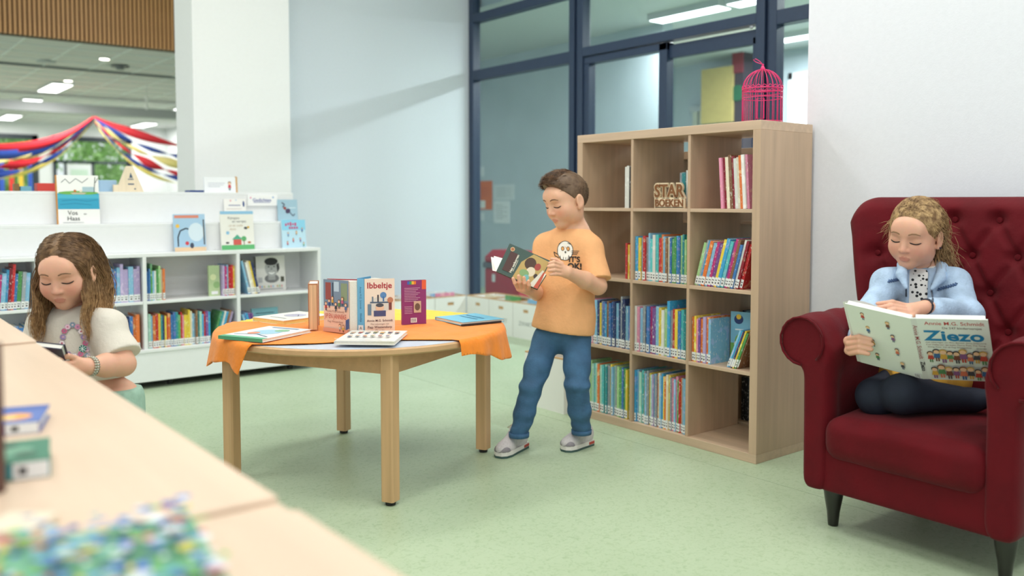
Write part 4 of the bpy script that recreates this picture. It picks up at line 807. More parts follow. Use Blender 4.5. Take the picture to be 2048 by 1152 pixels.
# ================================================================ implicit-surface modelling (one continuous skin per figure)
def V3(p): return np.array([p[0], p[1], p[2]], dtype=np.float64)
class Sdf:
    """smooth union / difference of tapered capsules and ellipsoids"""
    def __init__(s): s.ops = []
    def cap(s, a, b, r1, r2=None, k=.01, sub=False, n=None, q=1.0, end=None):
        a, b = V3(a), V3(b); r2 = r1 if r2 is None else r2
        nn = None if n is None else V3(n)/np.linalg.norm(V3(n))
        def f(P):
            ba = b-a; pa = P-a
            if nn is not None:
                pa = pa+np.outer(pa@nn, nn)*(q-1)              # squeeze along n
                bb = ba+nn*((ba@nn)*(q-1))
            else: bb = ba
            t = np.clip((pa@bb)/max(bb@bb, 1e-12), 0, 1)
            d = np.linalg.norm(pa-t[:, None]*bb, axis=1)-(r1+(r2-r1)*t)
            return d if end is None else np.maximum(d, (P-V3(end[0]))@(V3(end[1])/np.linalg.norm(V3(end[1]))))     # open sleeve end
        c = (a+b)/2; R = np.linalg.norm(b-a)/2+max(r1, r2)*(1.0 if nn is None else max(1, 1/q)); s.ops.append((f, c, R, k, sub)); return s
    def chain(s, pts, rs, k=.01, **kw):
        for i in range(len(pts)-1): s.cap(pts[i], pts[i+1], rs[i], rs[i+1], k, **kw)
        return s
    def ell(s, c, rad, Rm=None, k=.01, sub=False):
        c = V3(c); rad = np.array(rad, float); Rm = np.eye(3) if Rm is None else Rm
        def f(P):
            q = (P-c)@Rm; k0 = np.linalg.norm(q/rad, axis=1); k1 = np.linalg.norm(q/rad**2, axis=1)
            return k0*(k0-1)/np.maximum(k1, 1e-9)
        s.ops.append((f, c, rad.max(), k, sub)); return s
    def rbox(s, c, half, r, Rm=None, k=.01, sub=False):
        c = V3(c); half = np.array(half, float); Rm = np.eye(3) if Rm is None else Rm
        def f(P):
            q = np.abs((P-c)@Rm)-(half-r); return np.linalg.norm(np.maximum(q, 0), axis=1)+np.minimum(q.max(axis=1), 0)-r
        s.ops.append((f, c, np.linalg.norm(half), k, sub)); return s
    def cut(s, p, n):
        """remove everything on the +n side of the plane"""
        p, n = V3(p), V3(n)/np.linalg.norm(V3(n)); s.ops.append((lambda P: (P-p)@n, None, None, 0, 'cut')); return s
    def warp(s, g): s.ops.append((g, None, None, 0, 'warp')); return s
    def __call__(s, P):
        d = np.full(len(P), .5)
        for f, c, R, k, sub in s.ops:
            if sub == 'cut': d = np.maximum(d, f(P)); continue
            if sub == 'warp': d = d+f(P); continue
            i = np.nonzero(((P-c)**2).sum(1) < (R+.07)**2)[0]
            if not len(i): continue
            e = f(P[i]); a = d[i]
            if sub:
                e = -e; h = np.clip(.5-.5*(e-a)/-k if False else .5+.5*(e-a)/k, 0, 1); d[i] = a*(1-h)+e*h+k*h*(1-h)
            else:
                h = np.clip(.5+.5*(a-e)/k, 0, 1); d[i] = a*(1-h)+e*h-k*h*(1-h)
        return d
    def bounds(s):
        lo = np.min([o[1]-o[2] for o in s.ops if o[1] is not None and o[4] is False], axis=0); hi = np.max([o[1]+o[2] for o in s.ops if o[1] is not None and o[4] is False], axis=0); return lo-.02, hi+.02
_C8 = np.array([(i, j, k) for i in (0, 1) for j in (0, 1) for k in (0, 1)])
def polygonise(sdf, h):
    """sparse surface nets: two culling levels, then a dense lattice per surviving block"""
    lo, hi = sdf.bounds(); n = np.ceil((hi-lo)/h).astype(int)+2; B = 4
    nb = -(-n//16); g = np.stack(np.meshgrid(*[np.arange(x) for x in nb], indexing='ij'), -1).reshape(-1, 3)
    d = sdf(lo+(g+.5)*16*h); g = g[np.abs(d) < 16*h*.87*1.6+.006]
    o4 = np.stack(np.meshgrid(*[np.arange(4)]*3, indexing='ij'), -1).reshape(-1, 3); g = (g[:, None]*4+o4[None]).reshape(-1, 3)
    d = sdf(lo+(g+.5)*B*h); g = g[np.abs(d) < B*h*.87*1.6+.004]; N = nb*16+2
    lin = lambda c: (c[..., 0]*N[1]+c[..., 1])*N[2]+c[..., 2]
    o5 = np.stack(np.meshgrid(*[np.arange(B+1)]*3, indexing='ij'), -1).reshape(-1, 3)
    pts = (g[:, None]*B+o5[None]).reshape(-1, 3); val = np.concatenate([sdf(lo+pts[i:i+300000]*h) for i in range(0, len(pts), 300000)]).reshape(-1, B+1, B+1, B+1)
    cv = np.stack([val[:, a:a+B, b:b+B, c:c+B] for a, b, c in _C8], -1).reshape(-1, 8)
    oc = np.stack(np.meshgrid(*[np.arange(B)]*3, indexing='ij'), -1).reshape(-1, 3); cells = (g[:, None]*B+oc[None]).reshape(-1, 3)
    neg = cv < 0; m = neg.any(1) & ~neg.all(1)
    cells, cv = cells[m], cv[m]; o = np.argsort(lin(cells)); cells, cv = cells[o], cv[o]; ids = lin(cells)
    acc = np.zeros((len(cells), 3)); cnt = np.zeros(len(cells))
    for a in range(8):
        for bt in (1, 2, 4):
            if a & bt: continue
            b = a | bt; x = (cv[:, a] < 0) != (cv[:, b] < 0); t = cv[:, a]/np.where(x, cv[:, a]-cv[:, b], 1)
            p = _C8[a]+t[:, None]*(_C8[b]-_C8[a]); acc[x] += p[x]; cnt[x] += 1
    verts = lo+(cells+acc/cnt[:, None])*h; faces = []
    ax = {0: (4, (1, 2)), 1: (2, (2, 0)), 2: (1, (0, 1))}; E3 = np.eye(3, dtype=int)
    for a in range(3):
        bit, (b, c) = ax[a]; x = np.nonzero((cv[:, 0] < 0) != (cv[:, bit] < 0))[0]
        q = [x]; ok = np.ones(len(x), bool)
        for dlt in (E3[b], E3[b]+E3[c], E3[c]):
            t = lin(cells[x]-dlt); i = np.clip(np.searchsorted(ids, t), 0, len(ids)-1); ok &= ids[i] == t; q.append(i)
        f = np.stack(q, -1)[ok]; fl_ = cv[x, 0][ok] < 0
        f[~fl_] = f[~fl_][:, ::-1]; faces.append(f)
    return verts, np.concatenate(faces)
def sdf_obj(name, sdf, h, material, parent=None, color=None, relax=1, biggest=False):
    v, f = polygonise(sdf, h)
    if biggest:                                               # drop crumbs left by cuts
        lab = np.arange(len(v))
        while True:
            m = lab[f].min(1); new = lab.copy()
            for i in range(4): np.minimum.at(new, f[:, i], m)
            new = new[new]
            if (new == lab).all(): break
            lab = new
        u, c = np.unique(lab, return_counts=True); k = lab == u[c.argmax()]; f = f[k[f[:, 0]]]; ren = np.cumsum(k)-1; v = v[k]; f = ren[f]
    for _ in range(relax):                                    # light smoothing of the net
        s_ = np.zeros_like(v); c = np.zeros(len(v))
        for i in range(4): np.add.at(s_, f[:, i], v[f[:, (i+1) % 4]]+v[f[:, i-1]]); np.add.at(c, f[:, i], 2)
        v = .5*v+.5*s_/np.maximum(c, 1)[:, None]
    me = bpy.data.meshes.new(name); me.vertices.add(len(v)); me.vertices.foreach_set('co', v.ravel().astype(np.float32))
    me.loops.add(f.size); me.loops.foreach_set('vertex_index', f.ravel().astype(np.int32))
    me.polygons.add(len(f)); me.polygons.foreach_set('loop_start', np.arange(0, f.size, 4, dtype=np.int32)); me.polygons.foreach_set('loop_total', np.full(len(f), 4, dtype=np.int32))
    me.polygons.foreach_set('use_smooth', np.ones(len(f), bool)); me.materials.append(material); me.update(calc_edges=True); me.validate()
    if color is not None:
        at = me.color_attributes.new('tone', 'FLOAT_COLOR', 'POINT'); c = np.ones((len(v), 4), np.float32); c[:, :3] = color(v); at.data.foreach_set('color', c.ravel())
    o = bpy.data.objects.new(name, me); COL.objects.link(o)
    if parent is not None: bpy.context.view_layer.update(); o.parent = parent; o.matrix_parent_inverse = parent.matrix_world.inverted()
    return o
def wob(P, f, seed=0):
    r = np.random.RandomState(seed); o = np.zeros(len(P))
    for _ in range(5): k = r.normal(size=3)*f; o += np.sin(P@k+r.uniform(0, 6.28))
    return o/5
# ================================================================ red armchair
VEL = mat('red_velvet', '#5c0210', .75, noise=.14, scale=9, bump=.12, bscale=60, sheen=.05, spec=.2)
AX, AY = 2.66, 1.38
ch = empty('armchair', (AX+.42, AY, 0)); tag(ch, 'deep red velvet wing armchair with a tufted back and rolled arms', 'armchair')
def apt(s, y, z): return (AX+s, AY+y, z)
for sg_ in (1, -1):
    S = Sdf()
    S.rbox(apt(.35, sg_*.305, .40), (.35, .04, .26), .03, k=.02)
    S.cap(apt(-.04, sg_*.352, .655), apt(.60, sg_*.352, .675), .088, .085, k=.03)
    S.cap(apt(.05, sg_*.30, .60), apt(.60, sg_*.29, .60), .045, .05, k=.05)
    S.cap(apt(.05, sg_*.30, .2), apt(.05, sg_*.305, .6), .046, .05, k=.03)
    S.warp(lambda P: .0025*np.sin((P[:, 0]-AX)*46+wob(P, 9, 2)*2)*np.clip((P[:, 2]-.55)/.1, 0, 1))
    S.cut(apt(0, 0, .145), (0, 0, -1)); S.cut(apt(.004, 0, 0), (-1, 0, 0))
    o = sdf_obj('armrest', S, .009, VEL, ch)
    pts = [apt(-.002, sg_*(.352+.083*math.cos(t)), .655+.083*math.sin(t)) for t in [math.pi*1.25-k*math.pi*1.75/16 for k in range(17)]] if sg_ > 0 else [apt(-.002, sg_*(.352+.083*math.cos(t)), .655+.083*math.sin(t)) for t in [math.pi*1.25-k*math.pi*1.75/16 for k in range(17)]]
    pp = MB().tube([(a-ch.location.x, b-ch.location.y, c) for a, b, c in pts], .0045, 6).build('piping', VEL, ch, smooth=True)
S = Sdf(); S.rbox(apt(.30, 0, .335), (.315, .268, .075), .055, k=.01); S.ell(apt(.28, 0, .395), (.28, .24, .03), k=.04); S.warp(lambda P: .002*wob(P, 22, 4))
sdf_obj('seat_cushion', S, .009, VEL, ch)
S = Sdf(); S.rbox(apt(.385, 0, .225), (.37, .29, .085), .02, k=.01); S.cut(apt(0, 0, .145), (0, 0, -1)); sdf_obj('seat_base', S, .009, VEL, ch)
# tufted back: grid front, plain rear, closed round the edge
def back_half(z): return .345+.05*min(1, max(0, (z-.40)/.35))+.115*max(0, (z-.70)/.45)**.8
btn = []
for rI, zz in enumerate((.55, .68, .81, .94, 1.07)):
    for c in range(-3, 4):
        y = (c+(.5 if rI % 2 else 0))*.155
        if abs(y) < back_half(zz)-.06: btn.append((y, zz))
segs_ = [(p, q) for i, p in enumerate(btn) for q in btn[i+1:] if abs(abs(p[1]-q[1])-.13) < .02 and abs(abs(p[0]-q[0])-.0775) < .02]
ZB, ZT = .30, 1.155
def back_front(y, z):
    hw = back_half(z); u = y/hw; v = (z-ZB)/(ZT-ZB)
    s = .50+.20*v-.17*abs(u)**2.6*min(1, max(0, (z-.45)/.3))
    e = max(abs(u), 0); rim = max(0, (e-.90)/.10); top = max(0, (z-(ZT-.05))/.05); s += .045*rim**2+.045*top**2
    return s
def tuft(y, z):
    d = 0
    for by, bz in btn:
        r2 = (y-by)**2+(z-bz)**2
        if r2 < .02: d = max(d, .034*math.exp(-r2/(2*.021**2)))
    cz = 0
    for (ay, az), (by, bz) in segs_:
        ly, lz = by-ay, bz-az; t = max(0, min(1, ((y-ay)*ly+(z-az)*lz)/(ly*ly+lz*lz))); q = (y-ay-ly*t)**2+(z-az-lz*t)**2
        if q < .002: cz = max(cz, .015*math.exp(-q/(2*.009**2)))
    return max(d, cz)
NU, NV = 110, 96; vs = []; fs = []
for side in (0, 1):
    for j in range(NV+1):
        z0 = ZB+(ZT-ZB)*j/NV
        for i in range(NU+1):
            u = -1+2*i/NU; hw = back_half(z0)
            cr = .06*max(0, (abs(u)-.82)/.18)**2 if z0 > 1.0 else 0; z = z0-cr*min(1, (z0-1.0)/.12) if z0 > 1.0 else z0
            y = u*hw; s = back_front(y, z0)
            vs.append(apt(s+tuft(y, z0)-.012 if side == 0 else max(.70+.06*(z0-ZB), s+.02), y, z))
            vs[-1] = (vs[-1][0]-ch.location.x, vs[-1][1]-ch.location.y, vs[-1][2])
K = (NU+1)*(NV+1); W1 = NU+1
for j in range(NV):
    for i in range(NU): a = j*W1+i; fs += [(a, a+W1, a+W1+1, a+1), (K+a, K+a+1, K+a+W1+1, K+a+W1)]
for i in range(NU): fs += [(i, i+1, K+i+1, K+i), (NV*W1+i, K+NV*W1+i, K+NV*W1+i+1, NV*W1+i+1)]
for j in range(NV): a = j*W1; fs += [(a, K+a, K+a+W1, a+W1), (a+NU, a+NU+W1, K+a+NU+W1, K+a+NU)]
bk = MB().add(vs, fs).build('backrest', VEL, ch, smooth=True)
for by, bz in btn: MB().lathe([(0, -.006), (.009, -.005), (.012, 0), (.009, .004), (0, .005)], 12, Matrix.Translation((AX+back_front(by, bz)+.014-ch.location.x, by+AY-ch.location.y, bz)) @ Matrix.Rotation(-math.pi/2, 4, 'Y')).build('button', VEL, bk)
LEGB = mat('black_turned_wood', '#16130f', .3, coat=.3)
for s, y in ((.11, .285), (.11, -.285), (.66, .24), (.66, -.24)):
    MB().lathe([(0, 0), (.017, 0), (.018, .006), (.022, .05), (.031, .10), (.034, .125), (.030, .142), (.034, .15), (0, .15)], 20, Matrix.Translation((AX+s-ch.location.x, y, 0))).build('leg', LEGB, ch, smooth=True)
# ================================================================ figures
def skin_mat(name, hexc):
    m = bpy.data.materials.new(name); m.use_nodes = True; nt = m.node_tree; b = nt.nodes['Principled BSDF']
    at = nt.nodes.new('ShaderNodeAttribute'); at.attribute_name = 'tone'; tc = nt.nodes.new('ShaderNodeTexCoord'); n = nt.nodes.new('ShaderNodeTexNoise'); n.inputs['Scale'].default_value = 60
    mx = nt.nodes.new('ShaderNodeMix'); mx.data_type = 'RGBA'; mx.blend_type = 'MULTIPLY'; mx.inputs[0].default_value = .12
    nt.links.new(tc.outputs['Object'], n.inputs['Vector']); nt.links.new(at.outputs['Color'], mx.inputs[6]); nt.links.new(n.outputs['Color'], mx.inputs[7]); nt.links.new(mx.outputs[2], b.inputs['Base Color'])
    b.inputs['Roughness'].default_value = .5; b.inputs['Subsurface Weight'].default_value = .12; b.inputs['Subsurface Radius'].default_value = (.9, .35, .2); b.inputs['Subsurface Scale'].default_value = .006
    return m
class Head:
    def __init__(s, C, yaw, pitch, roll, size, px):
        """C world centre; yaw>0 turns the face to picture-left, pitch>0 looks down; px = picture column (view ray)"""
        s.C = V3(C); s.s = size
        ray = _fw+_rt*((px-1024)/FPX); t = Vector((-ray.x, -ray.y, 0)).normalized(); r = Vector((-t.y, t.x, 0))      # towards viewer / picture right
        f = t*math.cos(yaw)-r*math.sin(yaw); l = r*math.cos(yaw)+t*math.sin(yaw); u = Vector((0, 0, 1))
        f2 = f*math.cos(pitch)-u*math.sin(pitch); u2 = u*math.cos(pitch)+f*math.sin(pitch)
        l3 = l*math.cos(roll)+u2*math.sin(roll); u3 = u2*math.cos(roll)-l*math.sin(roll)
        s.R = np.array([V3(l3), V3(f2), V3(u3)]).T; s.t, s.r = t, r
    def w(s, p): return s.C+s.R@(np.array(p, float)*s.s)           # head-local (left, forward, up) -> world
    def loc(s, P): return (P-s.C)@s.R/s.s
    def skull(s, S, grow=0.0, k=.02):
        z = s.s; S.ell(s.w((0, -.014, .028)), np.array((.074, .09, .083))*z+grow, s.R, k=k); return S
    def ops(s, S):
        z = s.s; R = s.R; e = lambda c, r, k=.012, sub=False: S.ell(s.w(c), np.array(r)*z, R, k=k*z, sub=sub)
        s.skull(S)
        e((0, .020, -.030), (.056, .064, .076), .03); e((0, .052, -.088), (.020, .019, .017), .025)
        for q in (1, -1): e((q*.036, .044, -.036), (.026, .026, .030), .025); e((q*.045, .0, -.06), (.018, .03, .03), .03)
        e((0, .070, .030), (.045, .016, .03), .03)
        for q in (1, -1): e((q*.031, .089, -.004), (.019, .013, .012), .014, True)                 # sockets
        for q in (1, -1): e((q*.031, .0605, -.005), (.0175, .0165, .0145), .004)                   # lowered lids
        S.cap(s.w((0, .078, .0)), s.w((0, .092, -.034)), .0075*z, .0095*z, k=.010*z)
        for q in (1, -1): e((q*.009, .083, -.037), (.0075, .009, .0065), .006)
        e((0, .0745, -.0615), (.017, .0085, .0045), .007); e((0, .0735, -.0695), (.0145, .0085, .0052), .006); e((0, .089, -.0658), (.021, .007, .0011), .004, True)
        for q in (1, -1):
            e((q*.077, -.010, -.010), (.0075, .019, .029), .006); e((q*.085, -.006, -.008), (.005, .010, .017), .006, True); e((q*.075, -.002, -.034), (.007, .009, .009), .006)
    def tone(s, base, lip, blush):
        b, l, c = [np.array(hexlin(x)) for x in (base, lip, blush)]
        def f(P):
            q = s.loc(P); o = np.tile(b, (len(P), 1))
            g = lambda cx, cy, cz, sx, sz: np.exp(-((np.abs(q[:, 0])-cx)/sx)**2-((q[:, 2]-cz)/sz)**2)*(q[:, 1] > cy)
            a = (.55*g(.038, .02, -.036, .022, .02)+.35*g(0, .08, -.036, .012, .012))[:, None]; o = o*(1-a)+c*a
            a = np.clip(((np.abs(q[:, 0])/.0175)**2+((q[:, 2]+.0655)/.0085)**2 < 1)*(q[:, 1] > .068)*1.0, 0, 1)[:, None]*.6; o = o*(1-a)+l*a
            return o
        return f
    def features(s, S, parent, brow, lash='#2a1c16'):
        def surf(x, z):
            ys = np.linspace(.13, .03, 120); P = np.array([s.w((x, y, z)) for y in ys]); d = S(P); i = int(np.argmax(d < 0)); return ys[i]
        for q in (1, -1):
            pts = [s.w((q*x, surf(q*x, zz)+.0008, zz)) for x, zz in ((.014, .0185), (.024, .0225), (.035, .0225), (.046, .017))]
            fig_part(MB().tube([tuple(p) for p in pts], [.0016*s.s, .0024*s.s, .0022*s.s, .001*s.s], 6), 'eyebrow', flat(brow, .8), parent)
            pts = []
            for i in range(9):
                x = .031+(-1+i/4)*.0165; zz = -.0085-.0050*(1-((x-.031)/.0165)**2); pts.append(s.w((q*x, surf(q*x, zz)+.0006, zz)))
            fig_part(MB().tube([tuple(p) for p in pts], [.0008*s.s]+[.0022*s.s]*7+[.001*s.s], 6), 'eyelashes', flat(lash, .6), parent)
def fig_part(mb, name, m, parent, smooth=True):
    o = mb.build(name, m, None, smooth=smooth); o.parent = parent; o.matrix_parent_inverse = parent.matrix_world.inverted(); return o
def person(label, loc):
    p = empty('person', loc); tag(p, label, 'person'); bpy.context.view_layer.update(); return p
def hand_px(S, chains, palm, k=.004, dd=0.0):
    """fingers as chains of (px, py, depth, radius); palm = list of capsules"""
    for c in palm: S.cap(pj(c[0][0], c[0][1], c[0][2]+dd), pj(c[1][0], c[1][1], c[1][2]+dd), c[2], c[3], k=.012)
    for ch_ in chains:
        pts = [pj(q[0], q[1], q[2]+dd) for q in ch_]; rs = [q[3] for q in ch_]; S.chain([V3(p) for p in pts], rs, k=k)
def strands(head, roots, flow, nseg, seg, width, seed, material, parent, coll, name='hair', clump=.0, sides=3):
    """roots: head-local array; flow(i, p, root, rnd)->dir in head-local; coll: list of (centre, radii) ellipsoids (head local) to stay outside"""
    rs = np.random.RandomState(seed); n = len(roots); p = roots.copy(); path = [p.copy()]; ph = rs.uniform(0, 6.28, n); amp = rs.normal(size=(n, 3))
    for i in range(nseg):
        d = flow(i, p, roots, amp, ph); d /= np.maximum(np.linalg.norm(d, axis=1), 1e-6)[:, None]; L = seg if np.isscalar(seg) else seg[:, None]
        p = p+d*L
        for c, r in coll:
            q = (p-c)/r; k = np.linalg.norm(q, axis=1); m = k < 1; p[m] = c+(q[m]/k[m][:, None])*r
        path.append(p.copy())
    path = np.stack(path, 1); W = head.C+(path@head.R.T)*head.s; m = W.shape[1]
    t = np.gradient(W, axis=1); t /= np.maximum(np.linalg.norm(t, axis=2), 1e-9)[..., None]
    a = np.cross(t, np.array([.31, .52, .79])); a /= np.maximum(np.linalg.norm(a, axis=2), 1e-9)[..., None]; b = np.cross(t, a)
    wd = width*rs.uniform(.6, 1.3, n)[:, None]*np.concatenate([np.linspace(.8, 1, m//2), np.linspace(1, .15, m-m//2)])[None]
    V = np.stack([W+(a*math.cos(g)+b*math.sin(g))*wd[..., None] for g in [2*math.pi*k/sides for k in range(sides)]], 2)
    idx = np.arange(n*m*sides).reshape(n, m, sides); F = []
    for k in range(sides): F.append(np.stack([idx[:, :-1, k], idx[:, :-1, (k+1) % sides], idx[:, 1:, (k+1) % sides], idx[:, 1:, k]], -1).reshape(-1, 4))
    mb = MB(); mb.v = [tuple(x) for x in V.reshape(-1, 3)]; mb.f = [tuple(x) for x in np.concatenate(F)]; mb.fm = [0]*len(mb.f)
    o = fig_part(mb, name, material, parent); o['kind'] = 'stuff'; return o
def hair_mat(name, dark, light):
    m = bpy.data.materials.new(name); m.use_nodes = True; nt = m.node_tree; b = nt.nodes['Principled BSDF']; b.inputs['Roughness'].default_value = .45; b.inputs['Specular IOR Level'].default_value = .35
    tc = nt.nodes.new('ShaderNodeTexCoord'); n = nt.nodes.new('ShaderNodeTexNoise'); n.inputs['Scale'].default_value = 55; n.inputs['Detail'].default_value = 3; r = nt.nodes.new('ShaderNodeValToRGB')
    r.color_ramp.elements[0].position = .35; r.color_ramp.elements[1].position = .68; r.color_ramp.elements[0].color = (*hexlin(dark), 1); r.color_ramp.elements[1].color = (*hexlin(light), 1)
    nt.links.new(tc.outputs['Object'], n.inputs['Vector']); nt.links.new(n.outputs['Fac'], r.inputs['Fac']); nt.links.new(r.outputs['Color'], b.inputs['Base Color']); return m
def scalp_roots(n, seed, keep):
    rs = np.random.RandomState(seed); q = rs.normal(size=(n*4, 3)); q /= np.linalg.norm(q, axis=1)[:, None]
    p = np.array((0, -.014, .028))+q*np.array((.074, .09, .083)); return p[keep(p)][:n]
SKC = (np.array((0, -.014, .028)), np.array((.074, .09, .083)))
def wrap_on(obj, M):
    """project flat print onto a garment"""
    from mathutils.bvhtree import BVHTree
    me = obj.data; bv = BVHTree.FromPolygons([v.co.copy() for v in me.vertices], [tuple(p.vertices) for p in me.polygons]); off = obj.matrix_world.translation if False else Vector((0, 0, 0))
    zd = (M.to_3x3() @ Vector((0, 0, 1))).normalized()
    def f(x, y, z):
        o = M @ Vector((x, y, .25)); h, nrm, i, d = bv.ray_cast(o, -zd)
        if h is None: h, nrm = M @ Vector((x, y, 0)), zd
        return tuple(h+zd*(z+.0012))
    return f
# ---------------------------------------------------------------- boy standing
SKIN = skin_mat('skin', '#e6b294')
bd = 4.0
boy = person('person standing in an orange skull T-shirt and blue jeans, reading beside the bookcase', pj(1110, 900, 3.98).xy.to_3d())
hb = Head(pj(1131, 400, 4.0), .86, .26, .04, 1.12, 1131)
nb_ = pj(1150, 470, 4.04); shL = pj(1180, 497, 3.99); shR = pj(1093, 492, 4.10); pel = pj(1125, 660, 4.04)
bodyax = V3(-hb.t*.9+hb.r*.35)                                            # roughly front-back axis of the torso
S = Sdf(); hb.ops(S)
S.cap(hb.w((0, -.03, -.05)), nb_, .043, .046, k=.03)
S.cap(nb_, pj(1130, 560, 4.05), .075, .085, k=.03, n=bodyax, q=1.3); S.cap(pj(1130, 560, 4.05), pel, .085, .09, k=.03, n=bodyax, q=1.3)
S.cap(nb_, shL, .045, .042, k=.03); S.cap(nb_, shR, .045, .042, k=.03)
eL, wL = pj(1196, 572, 3.93), pj(1136, 545, 3.80); eR, wR = pj(1076, 585, 4.06), pj(1060, 580, 3.88)
S.chain([V3(shL), V3(eL), V3((eL*.55+wL*.45)), V3(wL)], [.042, .039, .038, .026], k=.012); S.chain([V3(shR), V3(eR), V3(wR)], [.042, .038, .026], k=.012)
hand_px(S, [[(1122, 529, 3.775, .0085), (1108, 524, 3.755, .008), (1099, 526, 3.748, .007)], [(1121, 535, 3.775, .009), (1107, 532, 3.748, .0085), (1097, 533, 3.742, .0072)], [(1121, 542, 3.775, .009), (1108, 540, 3.748, .0085), (1098, 541, 3.742, .0072)], [(1122, 549, 3.778, .0085), (1110, 548, 3.752, .008), (1101, 549, 3.745, .0068)], [(1124, 527, 3.80, .0085), (1112, 519, 3.80, .008), (1103, 518, 3.802, .0068)]],
        [((1133, 543, 3.795), (1122, 534, 3.783), .023, .017), ((1133, 545, 3.795), (1122, 546, 3.785), .023, .016)])
hand_px(S, [[(1034, 574, 3.80, .0085), (1030, 566, 3.765, .0085), (1026, 557, 3.758, .007)], [(1042, 575, 3.795, .009), (1039, 564, 3.757, .0085), (1037, 552, 3.750, .0072)], [(1050, 576, 3.795, .009), (1049, 566, 3.755, .0085), (1048, 555, 3.748, .0072)], [(1058, 578, 3.80, .0085), (1058, 570, 3.755, .008), (1057, 562, 3.748, .0068)], [(1050, 574, 3.84, .0085), (1040, 560, 3.845, .008), (1034, 552, 3.84, .007)]],
        [((1058, 580, 3.86), (1048, 578, 3.81), .022, .018), ((1056, 580, 3.86), (1038, 577, 3.81), .02, .014)])
sdf_obj('body', S, .0028, SKIN, boy, hb.tone('#e9b596', '#c9705f', '#e08f76'))
hb.features(S, boy, '#6b4c38')
HB = hair_mat('boy_brown_hair', '#3b281b', '#7a5a40')
H = Sdf(); hb.skull(H, .004); H.ell(hb.w((0, .012, .075)), np.array((.058, .075, .04))*hb.s, hb.R, k=.02)
nrm = hb.R@np.array((0, 1.0, -.84)); H.cut(hb.w((0, .062, .066)), nrm); H.cut(hb.w((0, 0, -.055)), hb.R@np.array((0, -.1, -1)))
for q in (1, -1): H.ell(hb.w((q*.078, -.004, -.022)), np.array((.03, .021, .034))*hb.s, hb.R, k=.004, sub=True)
sdf_obj('hair_cap', H, .004, hair_mat('boy_short_hair', '#5d4838', '#77604b'), boy)
rt_ = scalp_roots(2600, 3, lambda p: (p[:, 2] > .045) & (p[:, 2]-.84*(p[:, 1]-.062) > .066))
def fb_(i, p, r, a, ph): return np.stack([-.25+.10*a[:, 0]-r[:, 0]*2, .75+.12*a[:, 1]+0*ph, .75-.22*i+.12*a[:, 2]+(r[:, 1] > .03)*.35], 1)
strands(hb, rt_, fb_, 5, .0085, .0011, 5, HB, boy, [SKC], 'hair')
rt_ = scalp_roots(2600, 4, lambda p: (p[:, 2] <= .06) & (p[:, 2] > -.05) & (p[:, 2]-.84*(p[:, 1]-.062) > .066) & ~((np.abs(p[:, 1]+.004) < .026) & (p[:, 2] < .012)))
strands(hb, rt_, lambda i, p, r, a, ph: np.stack([r[:, 0]*4+.1*a[:, 0], -.5+.2*a[:, 1], -.7+.2*a[:, 2]], 1), 3, .004, .0008, 6, hair_mat('boy_side_hair', '#5a4535', '#86705a'), boy, [(SKC[0], SKC[1]*1.02)], 'side_hair')
# T-shirt
OR = mat('orange_cotton', '#f0b27c', .85, noise=.04, scale=25, bump=.15, bscale=90)
T = Sdf(); T.cap(pj(1142, 500, 4.05), pj(1127, 655, 4.04), .118, .150, k=.03, n=bodyax, q=1.36); T.cap(nb_+Vector((0, 0, -.012)), shL+Vector((0, 0, -.004)), .05, .056, k=.05); T.cap(nb_+Vector((0, 0, -.012)), shR+Vector((0, 0, -.004)), .05, .056, k=.05)
sl = V3(shL)*.12+V3(eL)*.88; T.cap(shL, sl, .057, .066, k=.03, end=(V3(shL)*.14+V3(eL)*.86, V3(eL)-V3(shL))); sr = V3(shR)*.3+V3(eR)*.7; T.cap(shR, sr, .056, .062, k=.035)
T.warp(lambda P: .0035*np.sin(wob(P, 16, 3)*3+P[:, 2]*30)*np.clip((.95-P[:, 2])/.3, .15, 1))
T.cap(nb_+Vector((0, 0, .10)), nb_+Vector((0, 0, -.005)), .055, .050, k=.008, sub=True)
hem = pj(1125, 670, 3.9); T.cut(hem, Vector((0, 0, -1))+_rt*(-.12))
shirt = sdf_obj('t_shirt', T, .005, OR, boy, biggest=True)
MB_ = None
nk = []
for i in range(28):
    g = 2*math.pi*i/28; nk.append(nb_+hb.r*(.054*math.cos(g))+hb.t*(.050*math.sin(g))+Vector((0, 0, .018-.016*math.sin(g)+.006*abs(math.cos(g)))))
fig_part(MB().tube([tuple(p) for p in nk], .0065, 6, True), 'collar', OR, boy)
# skull print and lettering on the chest
tv = Vector((-(_fw.x+_rt.x*(1130-1024)/FPX), -(_fw.y+_rt.y*(1130-1024)/FPX), 0)).normalized(); rv = Vector((-tv.y, tv.x, 0))
o_ = pj(1100, 560, 3.9); Mp = Matrix(((rv.x, 0, tv.x, o_.x), (rv.y, 0, tv.y, o_.y), (0, 1, 0, o_.z), (0, 0, 0, 1)))
k_ = 3.9/FPX; bx = lambda px: (px-1100)*k_; by = lambda py: (560-py)*k_
A = Art(Mp, wrap_on(shirt, Mp)); A.circ(bx(1130), by(503), 16.5*k_, '#26221f', 20*k_, 20).circ(bx(1130), by(503), 15.3*k_, '#f6f1e8', 18.8*k_, 20).poly([(bx(1119), by(513)), (bx(1138), by(512)), (bx(1136), by(522)), (bx(1121), by(522))], '#26221f').poly([(bx(1120), by(512)), (bx(1137), by(511)), (bx(1135), by(520.5)), (bx(1122), by(520.5))], '#f6f1e8')
for x in (1126.5, 1131.5): A.line([(bx(x), by(521)), (bx(x), by(516))], 1.0*k_, '#26221f')
